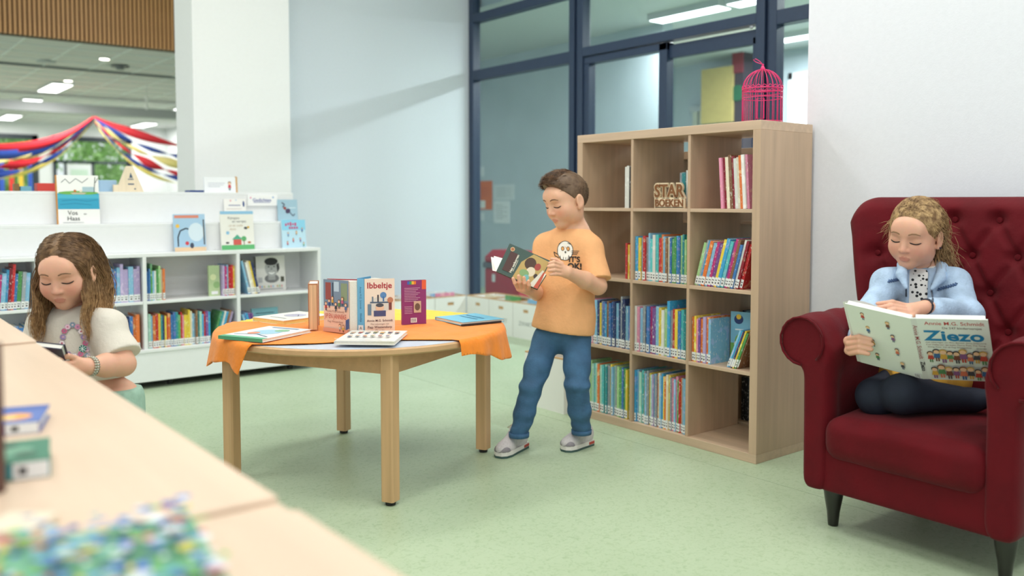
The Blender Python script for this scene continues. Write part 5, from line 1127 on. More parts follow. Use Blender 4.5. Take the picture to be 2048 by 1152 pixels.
for x, y in ((1125, 499), (1136, 499)): A.circ(bx(x), by(y), 3.4*k_, '#26221f', 4.6*k_).circ(bx(x), by(y), 2.4*k_, '#e8a35c', 3.4*k_)
A.circ(bx(1130.5), by(506), 1.6*k_, '#26221f', 2.2*k_); A.line([(bx(1117), by(490)), (bx(1122), by(487))], 1.4*k_, '#26221f'); A.line([(bx(1135), by(487)), (bx(1141), by(490))], 1.4*k_, '#26221f')
A.line([(bx(1115), by(511)), (bx(1107), by(506)), (bx(1109), by(514)), (bx(1118), by(518))], 1.4*k_, '#26221f')
A.text("IT'S", bx(1149), by(520), '#1f1c1a', h=11*k_, bold=.03).text('OK!', bx(1149), by(534), '#1f1c1a', h=12*k_, bold=.04)
for i in range(3): A.rect(bx(1143), by(504+3.2*i), bx(1158-2*i), by(502.8+3.2*i), '#3a3430')
pr = A.build(None, 'chest_print'); pr.parent = boy; pr.matrix_parent_inverse = boy.matrix_world.inverted()
# jeans
JE = mat('blue_denim', '#3d6488', .8, noise=.22, scale=14, bump=.25, bscale=140)
J = Sdf(); hipL, hipR = pj(1154, 675, 4.02), pj(1094, 675, 4.06); knL, knR = pj(1154, 772, 3.94), pj(1062, 775, 3.96); anL, anR = pj(1163, 858, 4.0), pj(1038, 868, 3.95)
J.cap(pj(1128, 635, 4.04), pj(1126, 662, 4.04), .100, .108, k=.025, n=bodyax, q=1.3)
J.chain([V3(hipL), V3(hipL*.4+knL*.6), V3(knL), V3(knL*.45+anL*.55), V3(anL)], [.066, .060, .053, .050, .042], k=.02); J.chain([V3(hipR), V3(hipR*.4+knR*.6), V3(knR), V3(knR*.45+anR*.55), V3(anR)], [.066, .058, .049, .047, .040], k=.02)
kz = knL.z; J.warp(lambda P: .0028*np.sin(P[:, 2]*95+wob(P, 14, 8)*3.2)*(np.exp(-((P[:, 2]-kz)/.05)**2)+.9*np.exp(-((P[:, 2]-.12)/.05)**2)+.25)+.0015*wob(P, 40, 9))
J.cut((0, 0, .085), (0, 0, -1)); J.cut((0, 0, hem.z+.03), (0, 0, 1)); sdf_obj('jeans', J, .005, JE, boy)
for an in (anL, anR): fig_part(MB().lathe([(.036, .078), (.046, .078), (.047, .098), (.036, .098)], 24, Matrix.Translation((an.x, an.y, 0))), 'trouser_cuff', JE, boy)
# shoes
def shoe(parent, heel, toe, an):
    up = MB(); ax = Vector((toe.x-heel.x, toe.y-heel.y, 0)); L = ax.length; ax.normalize(); sd = Vector((-ax.y, ax.x, 0))
    Rm = np.array([V3(ax), V3(sd), (0, 0, 1)]).T; at = lambda f, s_, z: V3(heel)+V3(ax)*f*L+V3(sd)*s_+np.array((0, 0, z))
    U = Sdf(); U.ell(at(.72, 0, .035), (.30*L, .039, .034), Rm, k=.02); U.ell(at(.28, 0, .045), (.27*L, .034, .045), Rm, k=.02); U.cap(at(.16, 0, .06), at(.22, 0, .095), .036, .034, k=.02); U.cap(at(.62, 0, .055), at(.34, 0, .088), .024, .03, k=.02)
    U.cap(at(.19, 0, .10), at(.20, 0, .14), .030, .032, k=.006, sub=True); U.cut((0, 0, .022), (0, 0, -1)); sh = sdf_obj('shoe', U, .0035, mat('light_grey_mesh', '#d3cdcf', .7, noise=.08, scale=120, bump=.3, bscale=300), parent)
    def sub(mb, n, m): o = mb.build(n, m, None); o.parent = sh; o.matrix_parent_inverse = sh.matrix_world.inverted(); return o
    bpy.context.view_layer.update()
    outl = [(.0, .022), (.03, .031), (.25, .034), (.5, .036), (.75, .041), (.92, .034), (1.0, .015)]; pl = [at(f, w_, 0) for f, w_ in outl]+[at(f, -w_, 0) for f, w_ in outl[::-1]]
    sub(MB().prism([(p[0], p[1]) for p in pl], .010, .028), 'midsole', flat('#e9e4e0')); sub(MB().prism([(p[0], p[1]) for p in pl], .0, .010), 'outsole', flat('#3f5a58'))
    hp = [at(f, w_*1.04, 0) for f, w_ in outl[:3]]+[at(f, -w_*1.04, 0) for f, w_ in outl[:3][::-1]]; sub(MB().prism([(p[0], p[1]) for p in hp], .012, .024), 'red_heel_insert', flat('#b8433c'))
    tp_ = Sdf(); tp_.ell(at(.84, 0, .030), (.175*L, .0385, .030), Rm, k=.01); tp_.cut((0, 0, .026), (0, 0, -1)); tp_.cut(at(.74, 0, 0), -V3(ax)); o = sdf_obj('toe_cap', tp_, .0035, flat('#8f8890', .6)); o.parent = sh; o.matrix_parent_inverse = sh.matrix_world.inverted()
    lc = MB()
    for i in range(5): f = .40+.055*i; z = .098-.011*i; lc.tube([tuple(at(f, -.024, z-.006)), tuple(at(f+.01, 0, z+.006)), tuple(at(f+.03, .024, z-.010))], .0028, 5)
    for q in (1, -1): lc.tube([tuple(at(.36, 0, .108)), tuple(at(.33, q*.02, .118)), tuple(at(.40, q*.035, .105)), tuple(at(.38, q*.012, .104))], .0026, 5)
    sub(lc, 'laces', flat('#e8e0c8'))
gz = lambda p: Vector((p.x, p.y, 0))
bpy.context.view_layer.update()
shoe(boy, gz(pz(1048, 893, 0)), gz(pz(997, 917, 0)), anR); shoe(boy, gz(pz(1180, 888, 0)), gz(pz(1127, 904, 0)), anL)
# the boy's book
def quad_book(label, TL, TR, BR, BL, t, cov, name='book'):
    """rigid cover slab through four world points"""
    o = (TL+TR+BR+BL)/4; x = ((TR-TL)+(BR-BL)).normalized(); y = ((TL-BL)+(TR-BR)); y = (y-x*y.dot(x)).normalized(); z = x.cross(y); w = ((TR-TL).length+(BR-BL).length)/2; h = ((TL-BL).length+(TR-BR).length)/2
    r = empty(name); r.matrix_world = Matrix(((x.x, y.x, z.x, o.x), (x.y, y.y, z.y, o.y), (x.z, y.z, z.z, o.z), (0, 0, 0, 1))) @ Matrix.Translation((-w/2, -h/2, 0)); tag(r, label, 'book')
    return r, w, h
r, w, h = quad_book('dark illustrated paperback held open in front of the orange T-shirt', pj(1022, 487, 3.83), pj(1099, 522, 3.80), pj(1077, 578, 3.765), pj(990, 542, 3.79), .01, '#3a4a48')
cm = mat('boy_book_cover', '#33443f', .3); MB().box(0, w, 0, h, -.002, 0).build('front_cover', cm, r); MB().box(.003, w-.003, .003, h-.003, -.012, -.002).build('pages', PAGES, r)
rc_ = Matrix.Translation((0, 0, -.012)) @ Matrix.Rotation(-.75, 4, 'X'); MB().box(0, w, 0, h, -.002, 0, rc_).build('rear_cover', cm, r); MB().box(.003, w-.003, .003, h-.003, 0, .007, rc_).build('rear_pages', PAGES, r)
bpy.context.view_layer.update()
for q4 in (((982, 514, 3.87), (1006, 520, 3.845), (993, 543, 3.80), (985, 541, 3.83)), ((988, 512, 3.88), (1010, 518, 3.85), (995, 543, 3.805), (988, 542, 3.84))):
    c4 = [pj(*q) for q in q4]; nn_ = (c4[1]-c4[0]).cross(c4[3]-c4[0]).normalized()*.001; pg_ = MB(); pg_.add([tuple(p+nn_) for p in c4]+[tuple(p-nn_) for p in c4], [(0, 1, 2, 3), (7, 6, 5, 4), (0, 4, 5, 1), (1, 5, 6, 2), (2, 6, 7, 3), (3, 7, 4, 0)]); fig_part(pg_, 'fanned_pages', mat('white_pages', '#efeeea', .7), r, False)
a = Art(Matrix.Translation((0, 0, .0))); a.rect(w*.0, 0, w, h, '#39504a').poly([(w*.38, h*.02), (w*.98, h*.02), (w*.98, h*.95), (w*.6, h*.98), (w*.42, h*.6)], '#b79a5c').circ(w*.62, h*.66, w*.13, '#4a2f22', h*.2).circ(w*.70, h*.42, w*.10, '#d9c9b0', h*.16).circ(w*.58, h*.30, w*.11, '#7fa06a', h*.12).circ(w*.80, h*.65, w*.07, '#a04038', h*.12).circ(w*.66, h*.16, w*.07, '#6fb0ae', h*.13).circ(w*.84, h*.35, w*.045, '#3a2a26', h*.08)
a.poly([(w*.9, 0), (w, 0), (w, h*.62), (w*.95, h*.5)], '#c0503a').poly([(w*.78, 0), (w*.9, 0), (w*.97, h*.6), (w*.93, h*.62)], '#d8d2c4').circ(w*.12, h*.86, w*.05, '#d9b98c').circ(w*.12, h*.86, w*.036, '#a8633c').rect(w*.1, h*.12, w*.28, h*.78, '#4a2c28')
a.text('Het verborgen', w*.30, h*.45, '#f0ead8', w=h*.62, rot=math.pi/2, bold=.02).rect(w*.335, h*.2, w*.345, h*.6, '#d8d0bc').build(r)
# ---------------------------------------------------------------- girl in the armchair
girl = person('person in a light denim jacket curled up in the red armchair with a large book', pj(1850, 800, 3.05).xy.to_3d())
hg = Head(pj(1829, 468, 3.12), .36, .20, -.10, 1.09, 1829)
nb2 = pj(1846, 556, 3.20); sL = pj(1908, 568, 3.12); sR = pj(1775, 566, 3.17); pv = pj(1862, 735, 3.16); ax2 = V3(hg.t)
eL2, wL2 = pj(1934, 628, 3.0), pj(1852, 613, 2.875); eR2, wR2 = pj(1742, 628, 3.10), pj(1706, 690, 3.0)
S = Sdf(); hg.ops(S); S.cap(hg.w((0, -.03, -.05)), nb2, .040, .044, k=.03)
S.cap(nb2, pj(1852, 650, 3.18), .066, .075, k=.03, n=ax2, q=1.3); S.cap(pj(1852, 650, 3.18), pv, .075, .085, k=.03, n=ax2, q=1.3)
S.cap(nb2, sL, .04, .036, k=.03); S.cap(nb2, sR, .04, .036, k=.03)
S.chain([V3(sL), V3(eL2), V3(wL2)], [.036, .032, .021], k=.012); S.chain([V3(sR), V3(eR2), V3(wR2)], [.036, .032, .021], k=.012)
hand_px(S, [[(1815, 612, 2.905, .0085), (1785, 604, 2.89, .008), (1755, 607, 2.885, .0062)], [(1814, 618, 2.895, .009), (1782, 612, 2.875, .0085), (1748, 616, 2.872, .0064)], [(1815, 624, 2.885, .009), (1788, 620, 2.865, .0085), (1760, 625, 2.86, .0064)], [(1818, 629, 2.88, .0082), (1797, 628, 2.86, .0075), (1776, 631, 2.855, .006)], [(1832, 624, 2.89, .009), (1822, 634, 2.87, .008), (1812, 638, 2.862, .0068)]],
        [((1846, 614, 2.92), (1818, 616, 2.90), .019, .016), ((1846, 616, 2.92), (1820, 625, 2.887), .019, .014)], dd=-.055)
hand_px(S, [[(1697, 677, 2.865, .0085), (1718, 674, 2.805, .0085), (1741, 679, 2.787, .0068)], [(1697, 687, 2.86, .009), (1720, 684, 2.80, .0088), (1744, 689, 2.782, .007)], [(1698, 697, 2.86, .009), (1720, 694, 2.80, .0088), (1743, 699, 2.782, .007)], [(1700, 707, 2.86, .0085), (1719, 704, 2.80, .008), (1737, 708, 2.785, .0066)], [(1700, 680, 2.90, .009), (1712, 660, 2.90, .0085), (1722, 648, 2.90, .007)]],
        [((1706, 690, 2.92), (1697, 682, 2.875), .020, .017), ((1706, 692, 2.92), (1698, 701, 2.875), .020, .016)], dd=.075)
sdf_obj('body', S, .0028, SKIN, girl, hg.tone('#e3ad92', '#b9685c', '#dc9280'))
hg.features(S, girl, '#8a6a4c')
HG = hair_mat('dark_blonde_hair', '#7d5f40', '#c9a878')
H = Sdf(); hg.skull(H, .003); H.ell(hg.w((0, -.028, .035)), np.array((.074, .080, .076))*hg.s, hg.R, k=.02)
H.cut(hg.w((0, .066, .052)), hg.R@np.array((0, 1.0, -.72)));
for q in (1, -1): H.ell(hg.w((q*.08, .004, -.018)), np.array((.028, .024, .034))*hg.s, hg.R, k=.004, sub=True)
sdf_obj('hair_cap', H, .004, hair_mat('dark_blonde_scalp', '#8a6a48', '#a4835a'), girl)
keepg = lambda p: (p[:, 2]-.72*(p[:, 1]-.066) > .052) & (p[:, 2] > -.055)
def flow_g(i, p, r, a, ph):
    tgt = np.array((0.03, -.115, -.055)); d = tgt-p; d /= np.linalg.norm(d, axis=1)[:, None]
    return d+.20*a*np.array((1, .5, 1))+.22*np.stack([np.sin(i*1.3+ph), 0*ph, np.cos(i*1.1+ph)], 1)+np.array((0, 0, .25 if i < 3 else -.05))
strands(hg, scalp_roots(4200, 13, keepg), flow_g, 12, .013, .0011, 14, HG, girl, [(SKC[0]+np.array((0, -.006, .004)), SKC[1]*1.075)], 'hair')
def flow_w(i, p, r, a, ph): return np.stack([.35*a[:, 0]+.3*np.sin(i*1.2+ph)+r[:, 0]*5, -.25+.35*a[:, 1]+.3*np.cos(i+ph), -.75+.3*a[:, 2]], 1)
strands(hg, scalp_roots(150, 15, lambda p: keepg(p) & (np.abs(p[:, 0]) > .05) & (p[:, 2] < .06)), flow_w, 8, .008, .0008, 16, HG, girl, [(SKC[0], SKC[1]*1.06)], 'loose_hair')
strands(hg, np.array((.03, -.10, -.04))+np.random.RandomState(2).normal(size=(260, 3))*.016, lambda i, p, r, a, ph: np.stack([.5-.05*i+.25*a[:, 0]+.25*np.sin(i+ph), .05+.25*a[:, 1], -.8+.2*a[:, 2]], 1), 10, .012, .0012, 17, HG, girl, [], 'ponytail')
fig_part(MB().lathe([(0, -.004), (.004, -.003), (.005, 0), (.004, .003), (0, .004)], 10, Matrix.Translation(hg.w((.083, .0, -.036)))), 'earring', mat('dark_stud', '#3a2a30', .3, metal=.5), girl)
# blouse with black dots
def dots():
    m = bpy.data.materials.new('dotted_blouse'); m.use_nodes = True; nt = m.node_tree; b = nt.nodes['Principled BSDF']; b.inputs['Roughness'].default_value = .85
    tc = nt.nodes.new('ShaderNodeTexCoord'); v = nt.nodes.new('ShaderNodeTexVoronoi'); v.inputs['Scale'].default_value = 62; v.inputs['Randomness'].default_value = .75; r = nt.nodes.new('ShaderNodeValToRGB')
    r.color_ramp.elements[0].position = .30; r.color_ramp.elements[1].position = .34; r.color_ramp.elements[0].color = (.015, .015, .018, 1); r.color_ramp.elements[1].color = (.82, .80, .77, 1)
    nt.links.new(tc.outputs['Object'], v.inputs['Vector']); nt.links.new(v.outputs['Distance'], r.inputs['Fac']); nt.links.new(r.outputs['Color'], b.inputs['Base Color']); return m
B_ = Sdf(); B_.cap(pj(1844, 575, 3.185), pj(1852, 720, 3.16), .088, .10, k=.03, n=ax2, q=1.25); B_.cap(nb2, sL, .046, .04, k=.04); B_.cap(nb2, sR, .046, .04, k=.04); B_.warp(lambda P: .002*wob(P, 30, 5)); B_.cap(nb2+Vector((0, 0, .09)), nb2+Vector((0, 0, .004)), .05, .047, k=.006, sub=True)
sdf_obj('blouse', B_, .005, dots(), girl)
DEN = mat('light_denim', '#a9c0da', .85, noise=.20, scale=16, bump=.3, bscale=120)
K_ = Sdf(); K_.cap(pj(1844, 585, 3.185), pj(1852, 715, 3.16), .104, .116, k=.03, n=ax2, q=1.25); K_.cap(nb2+Vector((0, 0, -.008)), sL, .05, .05, k=.04); K_.cap(nb2+Vector((0, 0, -.008)), sR, .05, .05, k=.04)
K_.chain([V3(sL), V3(eL2), V3(wL2*.8+eL2*.2)], [.052, .047, .036], k=.03); K_.chain([V3(sR), V3(eR2), V3(wR2*.75+eR2*.25)], [.052, .046, .036], k=.03)
K_.warp(lambda P: .003*np.sin(wob(P, 20, 11)*4+P[:, 2]*40)); K_.cap(nb2+Vector((0, 0, .09)), nb2+Vector((0, 0, -.004)), .056, .054, k=.006, sub=True)
Rg = np.array([V3(hg.r), V3(hg.t), (0, 0, 1)]).T; K_.rbox(pj(1836, 610, 3.06), (.030, .10, .15), .01, Rg, k=.008, sub=True)
jk = sdf_obj('denim_jacket', K_, .005, DEN, girl)
ck = [(1812, 575, 3.06), (1803, 548, 3.09), (1806, 530, 3.14), (1826, 522, 3.22), (1866, 522, 3.22), (1884, 535, 3.14), (1880, 556, 3.08), (1864, 578, 3.055)]
C_ = Sdf(); C_.chain([V3(pj(*q)) for q in ck], [.007, .017, .018, .016, .016, .018, .017, .007], k=.012); sdf_obj('collar', C_, .004, DEN, girl)
tvg = hg.t; og = pj(1840, 590, 3.05); Mg = Matrix(((hg.r.x, 0, tvg.x, og.x), (hg.r.y, 0, tvg.y, og.y), (0, 1, 0, og.z), (0, 0, 0, 1))); wr = wrap_on(jk, Mg); kg = 3.07/FPX
for nm, x0, x1, y0, y1 in (('pocket_ruffle', 1781, 1813, 566, 560), ('pocket_ruffle', 1872, 1906, 582, 568)):
    pts = []
    for i in range(25): t = i/24; x = x0+(x1-x0)*t; y = y0+(y1-y0)*t+2.2*math.sin(i*2.1); pts.append(wr((x-1840)*kg, (590-y)*kg, .001))
    fig_part(MB().tube(pts, .004, 6), nm, mat('dark_denim_trim', '#4a6288', .9, noise=.3, scale=80), girl)
for x0, y0, x1, y1 in ((1814, 565, 1815, 598), (1862, 570, 1861, 596)):
    fig_part(MB().tube([wr((x0+(x1-x0)*i/12-1840)*kg, (590-(y0+(y1-y0)*i/12))*kg, .0) for i in range(13)], .003, 6), 'zip_edge', mat('zip_dark', '#3a4658', .5), girl)
axb = (eL2-wL2).normalized(); ab1 = axb.cross(Vector((0, 0, 1))).normalized(); ab2 = axb.cross(ab1)
pb_ = [tuple(V3(wL2)+V3(ab1*math.cos(g)*.024+ab2*math.sin(g)*.024)) for g in [2*math.pi*i/20 for i in range(20)]]
fig_part(MB().tube(pb_, .004, 6, True), 'bracelet', flat('#232838'), girl)
# skirt and tights
SK = mat('mustard_cloth', '#c99a3a', .85, noise=.08, scale=30); TI = mat('navy_tights', '#121a2c', .8, noise=.1, scale=60)
kA, kB = pj(1752, 793, 2.98), pj(1803, 788, 2.90); hA, hB_ = pj(1835, 752, 3.14), pj(1890, 755, 3.12); fA, fB = pj(1888, 822, 3.08), pj(1945, 800, 2.93)
L_ = Sdf(); L_.cap(pj(1862, 735, 3.16), pj(1862, 755, 3.15), .10, .10, k=.04); L_.chain([V3(hA), V3(kA), V3(fA)], [.078, .062, .036], k=.02); L_.chain([V3(hB_), V3(kB), V3(fB)], [.078, .063, .038], k=.02)
L_.chain([V3(fB), V3(pj(1985, 795, 2.90))], [.036, .028], k=.02); L_.warp(lambda P: .001*wob(P, 40, 2)); L_.cut((0, 0, .395), (0, 0, -1)); sdf_obj('tights', L_, .005, TI, girl)
Q_ = Sdf(); Q_.cap(pj(1862, 715, 3.16), pj(1858, 750, 3.13), .118, .125, k=.03, n=ax2, q=1.15); Q_.cap(pj(1840, 748, 3.12), pj(1788, 762, 3.035), .092, .085, k=.04); Q_.cap(pj(1885, 752, 3.10), pj(1845, 762, 2.99), .092, .082, k=.04); Q_.warp(lambda P: .003*np.sin(wob(P, 25, 7)*4)); Q_.cut((0, 0, .42), (0, 0, -1)); Q_.cut(pj(1775, 766, 3.02), -V3(hg.r)*.8+V3(hg.t)*.25); sdf_obj('skirt', Q_, .005, SK, girl)
# the large book
def panel(parent, TL, TR, BR, BL, t, m, name, back=0.0):
    o = (TL+TR+BR+BL)/4; x = ((TR-TL)+(BR-BL)).normalized(); y = (TL-BL)+(TR-BR); y = (y-x*y.dot(x)).normalized(); z = x.cross(y); w = ((TR-TL).length+(BR-BL).length)/2; h = ((TL-BL).length+(TR-BR).length)/2
    ex = (BR-BL)/w; ey = (TL-BL)/h; z = ex.cross(ey).normalized(); M = Matrix(((ex.x, ey.x, z.x, BL.x), (ex.y, ey.y, z.y, BL.y), (ex.z, ey.z, z.z, BL.z), (0, 0, 0, 1))); b = MB(); b.add([tuple(p-z*back) for p in (BL, BR, TR, TL)]+[tuple(p-z*(back+t)) for p in (BL, BR, TR, TL)], [(0, 1, 2, 3), (7, 6, 5, 4), (0, 4, 5, 1), (1, 5, 6, 2), (2, 6, 7, 3), (3, 7, 4, 0)]); b = b.build(name, m, None); b.parent = parent; b.matrix_parent_inverse = parent.matrix_world.inverted(); return M, w, h
zb = empty('picture_book', pj(1835, 700, 2.75)); tag(zb, 'large white picture book titled ZIEZO held open in the red armchair', 'book'); bpy.context.view_layer.update()
WC = mat('ziezo_cover', '#e6ebe4', .3); sT, sB = pj(1821, 637, 2.70), pj(1847, 758, 2.85); sT2, sB2 = pj(1832, 637, 2.70), pj(1858, 758, 2.85)
sB2 = sB+(sT2-sT); TLz = pj(1690, 607, 2.825); TRz = pj(1976, 640, 2.635); BLz = TLz+(sB-sT); BRz = TRz+(sB2-sT2)
Ml, wl_, hl = panel(zb, TLz, sT, sB, BLz, .003, WC, 'rear_cover'); Mr, wr_, hr = panel(zb, sT2, TRz, BRz, sB2, .003, WC, 'front_cover'); Ms, ws_, hs_ = panel(zb, sT, sT2, sB2, sB, .004, mat('ziezo_spine', '#dfe3dc', .3), 'spine')
PW = mat('white_pages', '#efeeea', .7)
panel(zb, TLz.lerp(sT, .03), sT, sB, BLz.lerp(sB, .03), .012, PW, 'left_pages', .004); panel(zb, sT2, TRz.lerp(sT2, .03), BRz.lerp(sB2, .03), sB2, .014, PW, 'right_pages', .004)
up_ = Vector((0, 0, .016))
lp = [TLz.lerp(sT, t)+_fw*(.02+.03*math.sin(t*3.14))+Vector((0, 0, .004+.018*math.sin(min(1, t*1.3)*3.14))) for t in [i/8 for i in range(9)]]; lq = [BLz.lerp(sB, t)+_fw*.03 for t in [i/8 for i in range(9)]]
fig_part(MB().add([tuple(p) for p in lp+lq], [(i, i+1, 10+i, 9+i) for i in range(8)]), 'turning_page', PW, zb)
def put_art(M, fn):
    a = Art(M); fn(a); o = a.build(None); o.parent = zb; o.matrix_parent_inverse = zb.matrix_world.inverted()
CC = ('#c0483c', '#3f6a9a', '#d9a84a', '#5a8a5a', '#7a4a3a', '#8a5a8a', '#d9785a', '#4a4a50')
def left_art(a):
    a.rect(.001, .001, wl_-.001, hl-.001, '#e6ebe2')
    for i, (x, y) in enumerate(((.24, .87), (.28, .66), (.31, .45), (.33, .22), (.62, .82), (.66, .62), (.68, .40), (.72, .18))): a.figure(wl_*x, hl*(y-.08), .034, CC[i], '#4a5a7a', ('#5a3a2a', '#c9a050', '#2a2a2e')[i % 3])
    a.rect(wl_*.88, hl*.02, wl_*.98, hl*.09, '#f6f6f6')
    for i in range(6): a.rect(wl_*(.89+.014*i), hl*.025, wl_*(.896+.014*i), hl*.085, '#222222')
def right_art(a):
    a.text('Annie M.G. Schmidt', wr_*.52, hr*.93, '#c23a3a', w=wr_*.84, bold=.006).text('De 347 kinderversjes', wr_*.62, hr*.855, '#5a3a3a', w=wr_*.55).text('Ziezo', wr_*.48, hr*.735, '#1f7fb2', w=wr_*.86, h=hr*.16, bold=.03)
    a.text('met tekeningen van Wim Bijmoer, Jenny Dalenoord,', wr_*.5, hr*.625, '#6a4a4a', w=wr_*.86).text('Carl Hollander, Jan Jutte, Mance Post, The Tjong', wr_*.49, hr*.588, '#8a4a4a', w=wr_*.84).text('Khing, Peter Vos en Fiep Westendorp', wr_*.40, hr*.551, '#6a4a4a', w=wr_*.62).text('Querido', wr_*.85, hr*.545, '#3a3a3a', w=wr_*.14)
    for i in range(9): a.figure(wr_*(.1+.095*i), hr*(.30+.02*(i % 2)), hr*(.18+.04*((i*7) % 3)/2), CC[i % 8], CC[(i+3) % 8], ('#5a3a2a', '#2a2a2e', '#c9a050')[i % 3])
    for i in range(8): a.figure(wr_*(.12+.105*i), hr*(.05+.015*(i % 2)), hr*(.19+.03*((i*5) % 3)/2), CC[(i+2) % 8], CC[(i+5) % 8], ('#2a2a2e', '#7a4a2a', '#c9a050')[i % 3])
def spine_art(a): a.text('Annie M.G. Schmidt', ws_*.5, hs_*.62, '#a03a3a', w=hs_*.55, rot=-math.pi/2, bold=.005).text('Ziezo', ws_*.5, hs_*.22, '#2a2a2e', w=hs_*.16, rot=-math.pi/2, bold=.03)
put_art(Ml, left_art); put_art(Mr, right_art); put_art(Ms, spine_art)
# ---------------------------------------------------------------- girl behind the counter
g1 = person('person in a cream flower-print T-shirt reading a navy book behind the counter', pj(200, 800, 3.02).xy.to_3d())
h1 = Head(pj(131, 543, 2.95), .36, .27, .05, 1.08, 131)
n1 = pj(152, 634, 3.02); s1L = pj(216, 655, 2.97); s1R = pj(90, 652, 3.05); p1_ = pj(200, 800, 3.0); ax1 = V3(h1.t)
e1L, w1L = pj(246, 728, 2.93), pj(176, 733, 2.81); e1R, w1R = pj(60, 728, 2.98), pj(80, 742, 2.80)
S = Sdf(); h1.ops(S); S.cap(h1.w((0, -.03, -.05)), n1, .041, .045, k=.03); S.cap(n1, pj(178, 720, 3.01), .07, .08, k=.03, n=ax1, q=1.3); S.cap(pj(178, 720, 3.01), p1_, .08, .095, k=.03, n=ax1, q=1.2)
S.cap(n1, s1L, .042, .04, k=.03); S.cap(n1, s1R, .042, .04, k=.03); S.chain([V3(s1L), V3(e1L), V3(e1L*.5+w1L*.5), V3(w1L)], [.042, .040, .038, .025], k=.012); S.chain([V3(s1R), V3(e1R), V3(w1R)], [.04, .036, .024], k=.012)
kn1, kn2 = Vector((p1_.x-.10, p1_.y-.10, .055)), Vector((p1_.x+.02, p1_.y-.16, .055)); hp1, hp2 = p1_+_rt*-.06, p1_+_rt*.06
for hp_, kn_ in ((hp1, kn1), (hp2, kn2)):
    ft = kn_+Vector((.25, .22, -.01)); S.chain([V3(hp_), V3(kn_), V3(ft)], [.075, .052, .035], k=.02); S.cap(ft, ft+Vector((.06, .05, -.015)), .03, .022, k=.02)
hand_px(S, [[(150, 716, 2.78, .009), (136, 712, 2.745, .0088), (122, 716, 2.735, .007)], [(146, 727, 2.77, .0095), (130, 728, 2.735, .009), (116, 727, 2.745, .0075)], [(147, 735, 2.77, .0095), (132, 737, 2.735, .009), (118, 736, 2.75, .0075)], [(150, 743, 2.775, .009), (136, 745, 2.745, .0085), (124, 744, 2.755, .007)], [(152, 750, 2.78, .0085), (140, 752, 2.755, .008), (130, 751, 2.76, .0066)]],
        [((174, 733, 2.81), (152, 724, 2.785), .023, .019), ((174, 735, 2.81), (152, 740, 2.785), .023, .018)])
hand_px(S, [[(68, 735, 2.77, .009), (62, 722, 2.76, .008), (60, 712, 2.76, .007)], [(80, 740, 2.76, .009), (86, 730, 2.74, .0085), (92, 724, 2.735, .007)]], [((80, 742, 2.80), (72, 738, 2.775), .022, .02)])
sdf_obj('body', S, .003, SKIN, g1, h1.tone('#e4ae93', '#c27064', '#dd8d7a'))
h1.features(S, g1, '#7a5c44')
def hair_len():
    m = hair_mat('brown_to_blonde_hair', '#5e452f', '#8a6a4a'); nt = m.node_tree; b = nt.nodes['Principled BSDF']; old = b.inputs['Base Color'].links[0].from_socket
    tc = nt.nodes.new('ShaderNodeTexCoord'); sp_ = nt.nodes.new('ShaderNodeSeparateXYZ'); mr = nt.nodes.new('ShaderNodeMapRange'); mr.inputs[1].default_value = .93; mr.inputs[2].default_value = .76
    mx = nt.nodes.new('ShaderNodeMix'); mx.data_type = 'RGBA'; mx.blend_type = 'MIX'; n = nt.nodes.new('ShaderNodeTexNoise'); n.inputs['Scale'].default_value = 70; r = nt.nodes.new('ShaderNodeValToRGB')
    r.color_ramp.elements[0].position = .35; r.color_ramp.elements[1].position = .65; r.color_ramp.elements[0].color = (*hexlin('8a6640'), 1); r.color_ramp.elements[1].color = (*hexlin('c8a070'), 1)
    nt.links.new(tc.outputs['Object'], sp_.inputs[0]); nt.links.new(sp_.outputs['Z'], mr.inputs[0]); nt.links.new(tc.outputs['Object'], n.inputs['Vector']); nt.links.new(n.outputs['Fac'], r.inputs['Fac'])
    nt.links.new(mr.outputs[0], mx.inputs[0]); nt.links.new(old, mx.inputs[6]); nt.links.new(r.outputs['Color'], mx.inputs[7]); nt.links.new(mx.outputs[2], b.inputs['Base Color']); return m
H1 = hair_len()
H = Sdf(); h1.skull(H, .003); H.ell(h1.w((0, -.025, .02)), np.array((.074, .083, .086))*h1.s, h1.R, k=.02); H.cut(h1.w((0, .070, .050)), h1.R@np.array((0, 1.0, -.66)))
for q in (1, -1): H.ell(h1.w((q*.08, .008, -.018)), np.array((.028, .024, .034))*h1.s, h1.R, k=.004, sub=True)
sdf_obj('hair_cap', H, .004, H1, g1)
DN = h1.R.T@np.array((0, 0, -1.0))                       # straight down in head coordinates
def flow_1(i, p, r, a, ph):
    sg = np.where(r[:, 0]+.004*a[:, 0] > 0, 1, -1); x = np.abs(p[:, 0]); pc = r[:, 0]*45+r[:, 1]*38+ph*.06
    if i < 9: d = np.stack([sg*np.clip(1.1*(1-x/.076), 0, 1), -.38+0*ph, -.10-.13*i+0*ph], 1)+.05*a
    else:
        d = DN[None]*1.0+np.stack([sg*(.078-x)*7, (.32 if 11 < i < 21 else .06)+.0*ph, 0*ph], 1)+.05*a+.34*np.stack([np.sin(i*.8+pc), .6*np.cos(i*.8+pc), 0*ph], 1)
    return d
keep1 = lambda p: (p[:, 2]-.66*(p[:, 1]-.070) > .050) & (p[:, 2] > -.06)
coll1 = [(SKC[0]+np.array((0, -.004, 0)), SKC[1]*1.09), (h1.loc(V3(n1)[None])[0], np.array((.075, .075, .06))), (h1.loc(V3(s1L)[None])[0], np.array((.062, .062, .062))), (h1.loc(V3(s1R)[None])[0], np.array((.062, .062, .062)))]
strands(h1, scalp_roots(5200, 23, keep1), flow_1, 25, .0125, .0010, 24, H1, g1, coll1, 'hair')
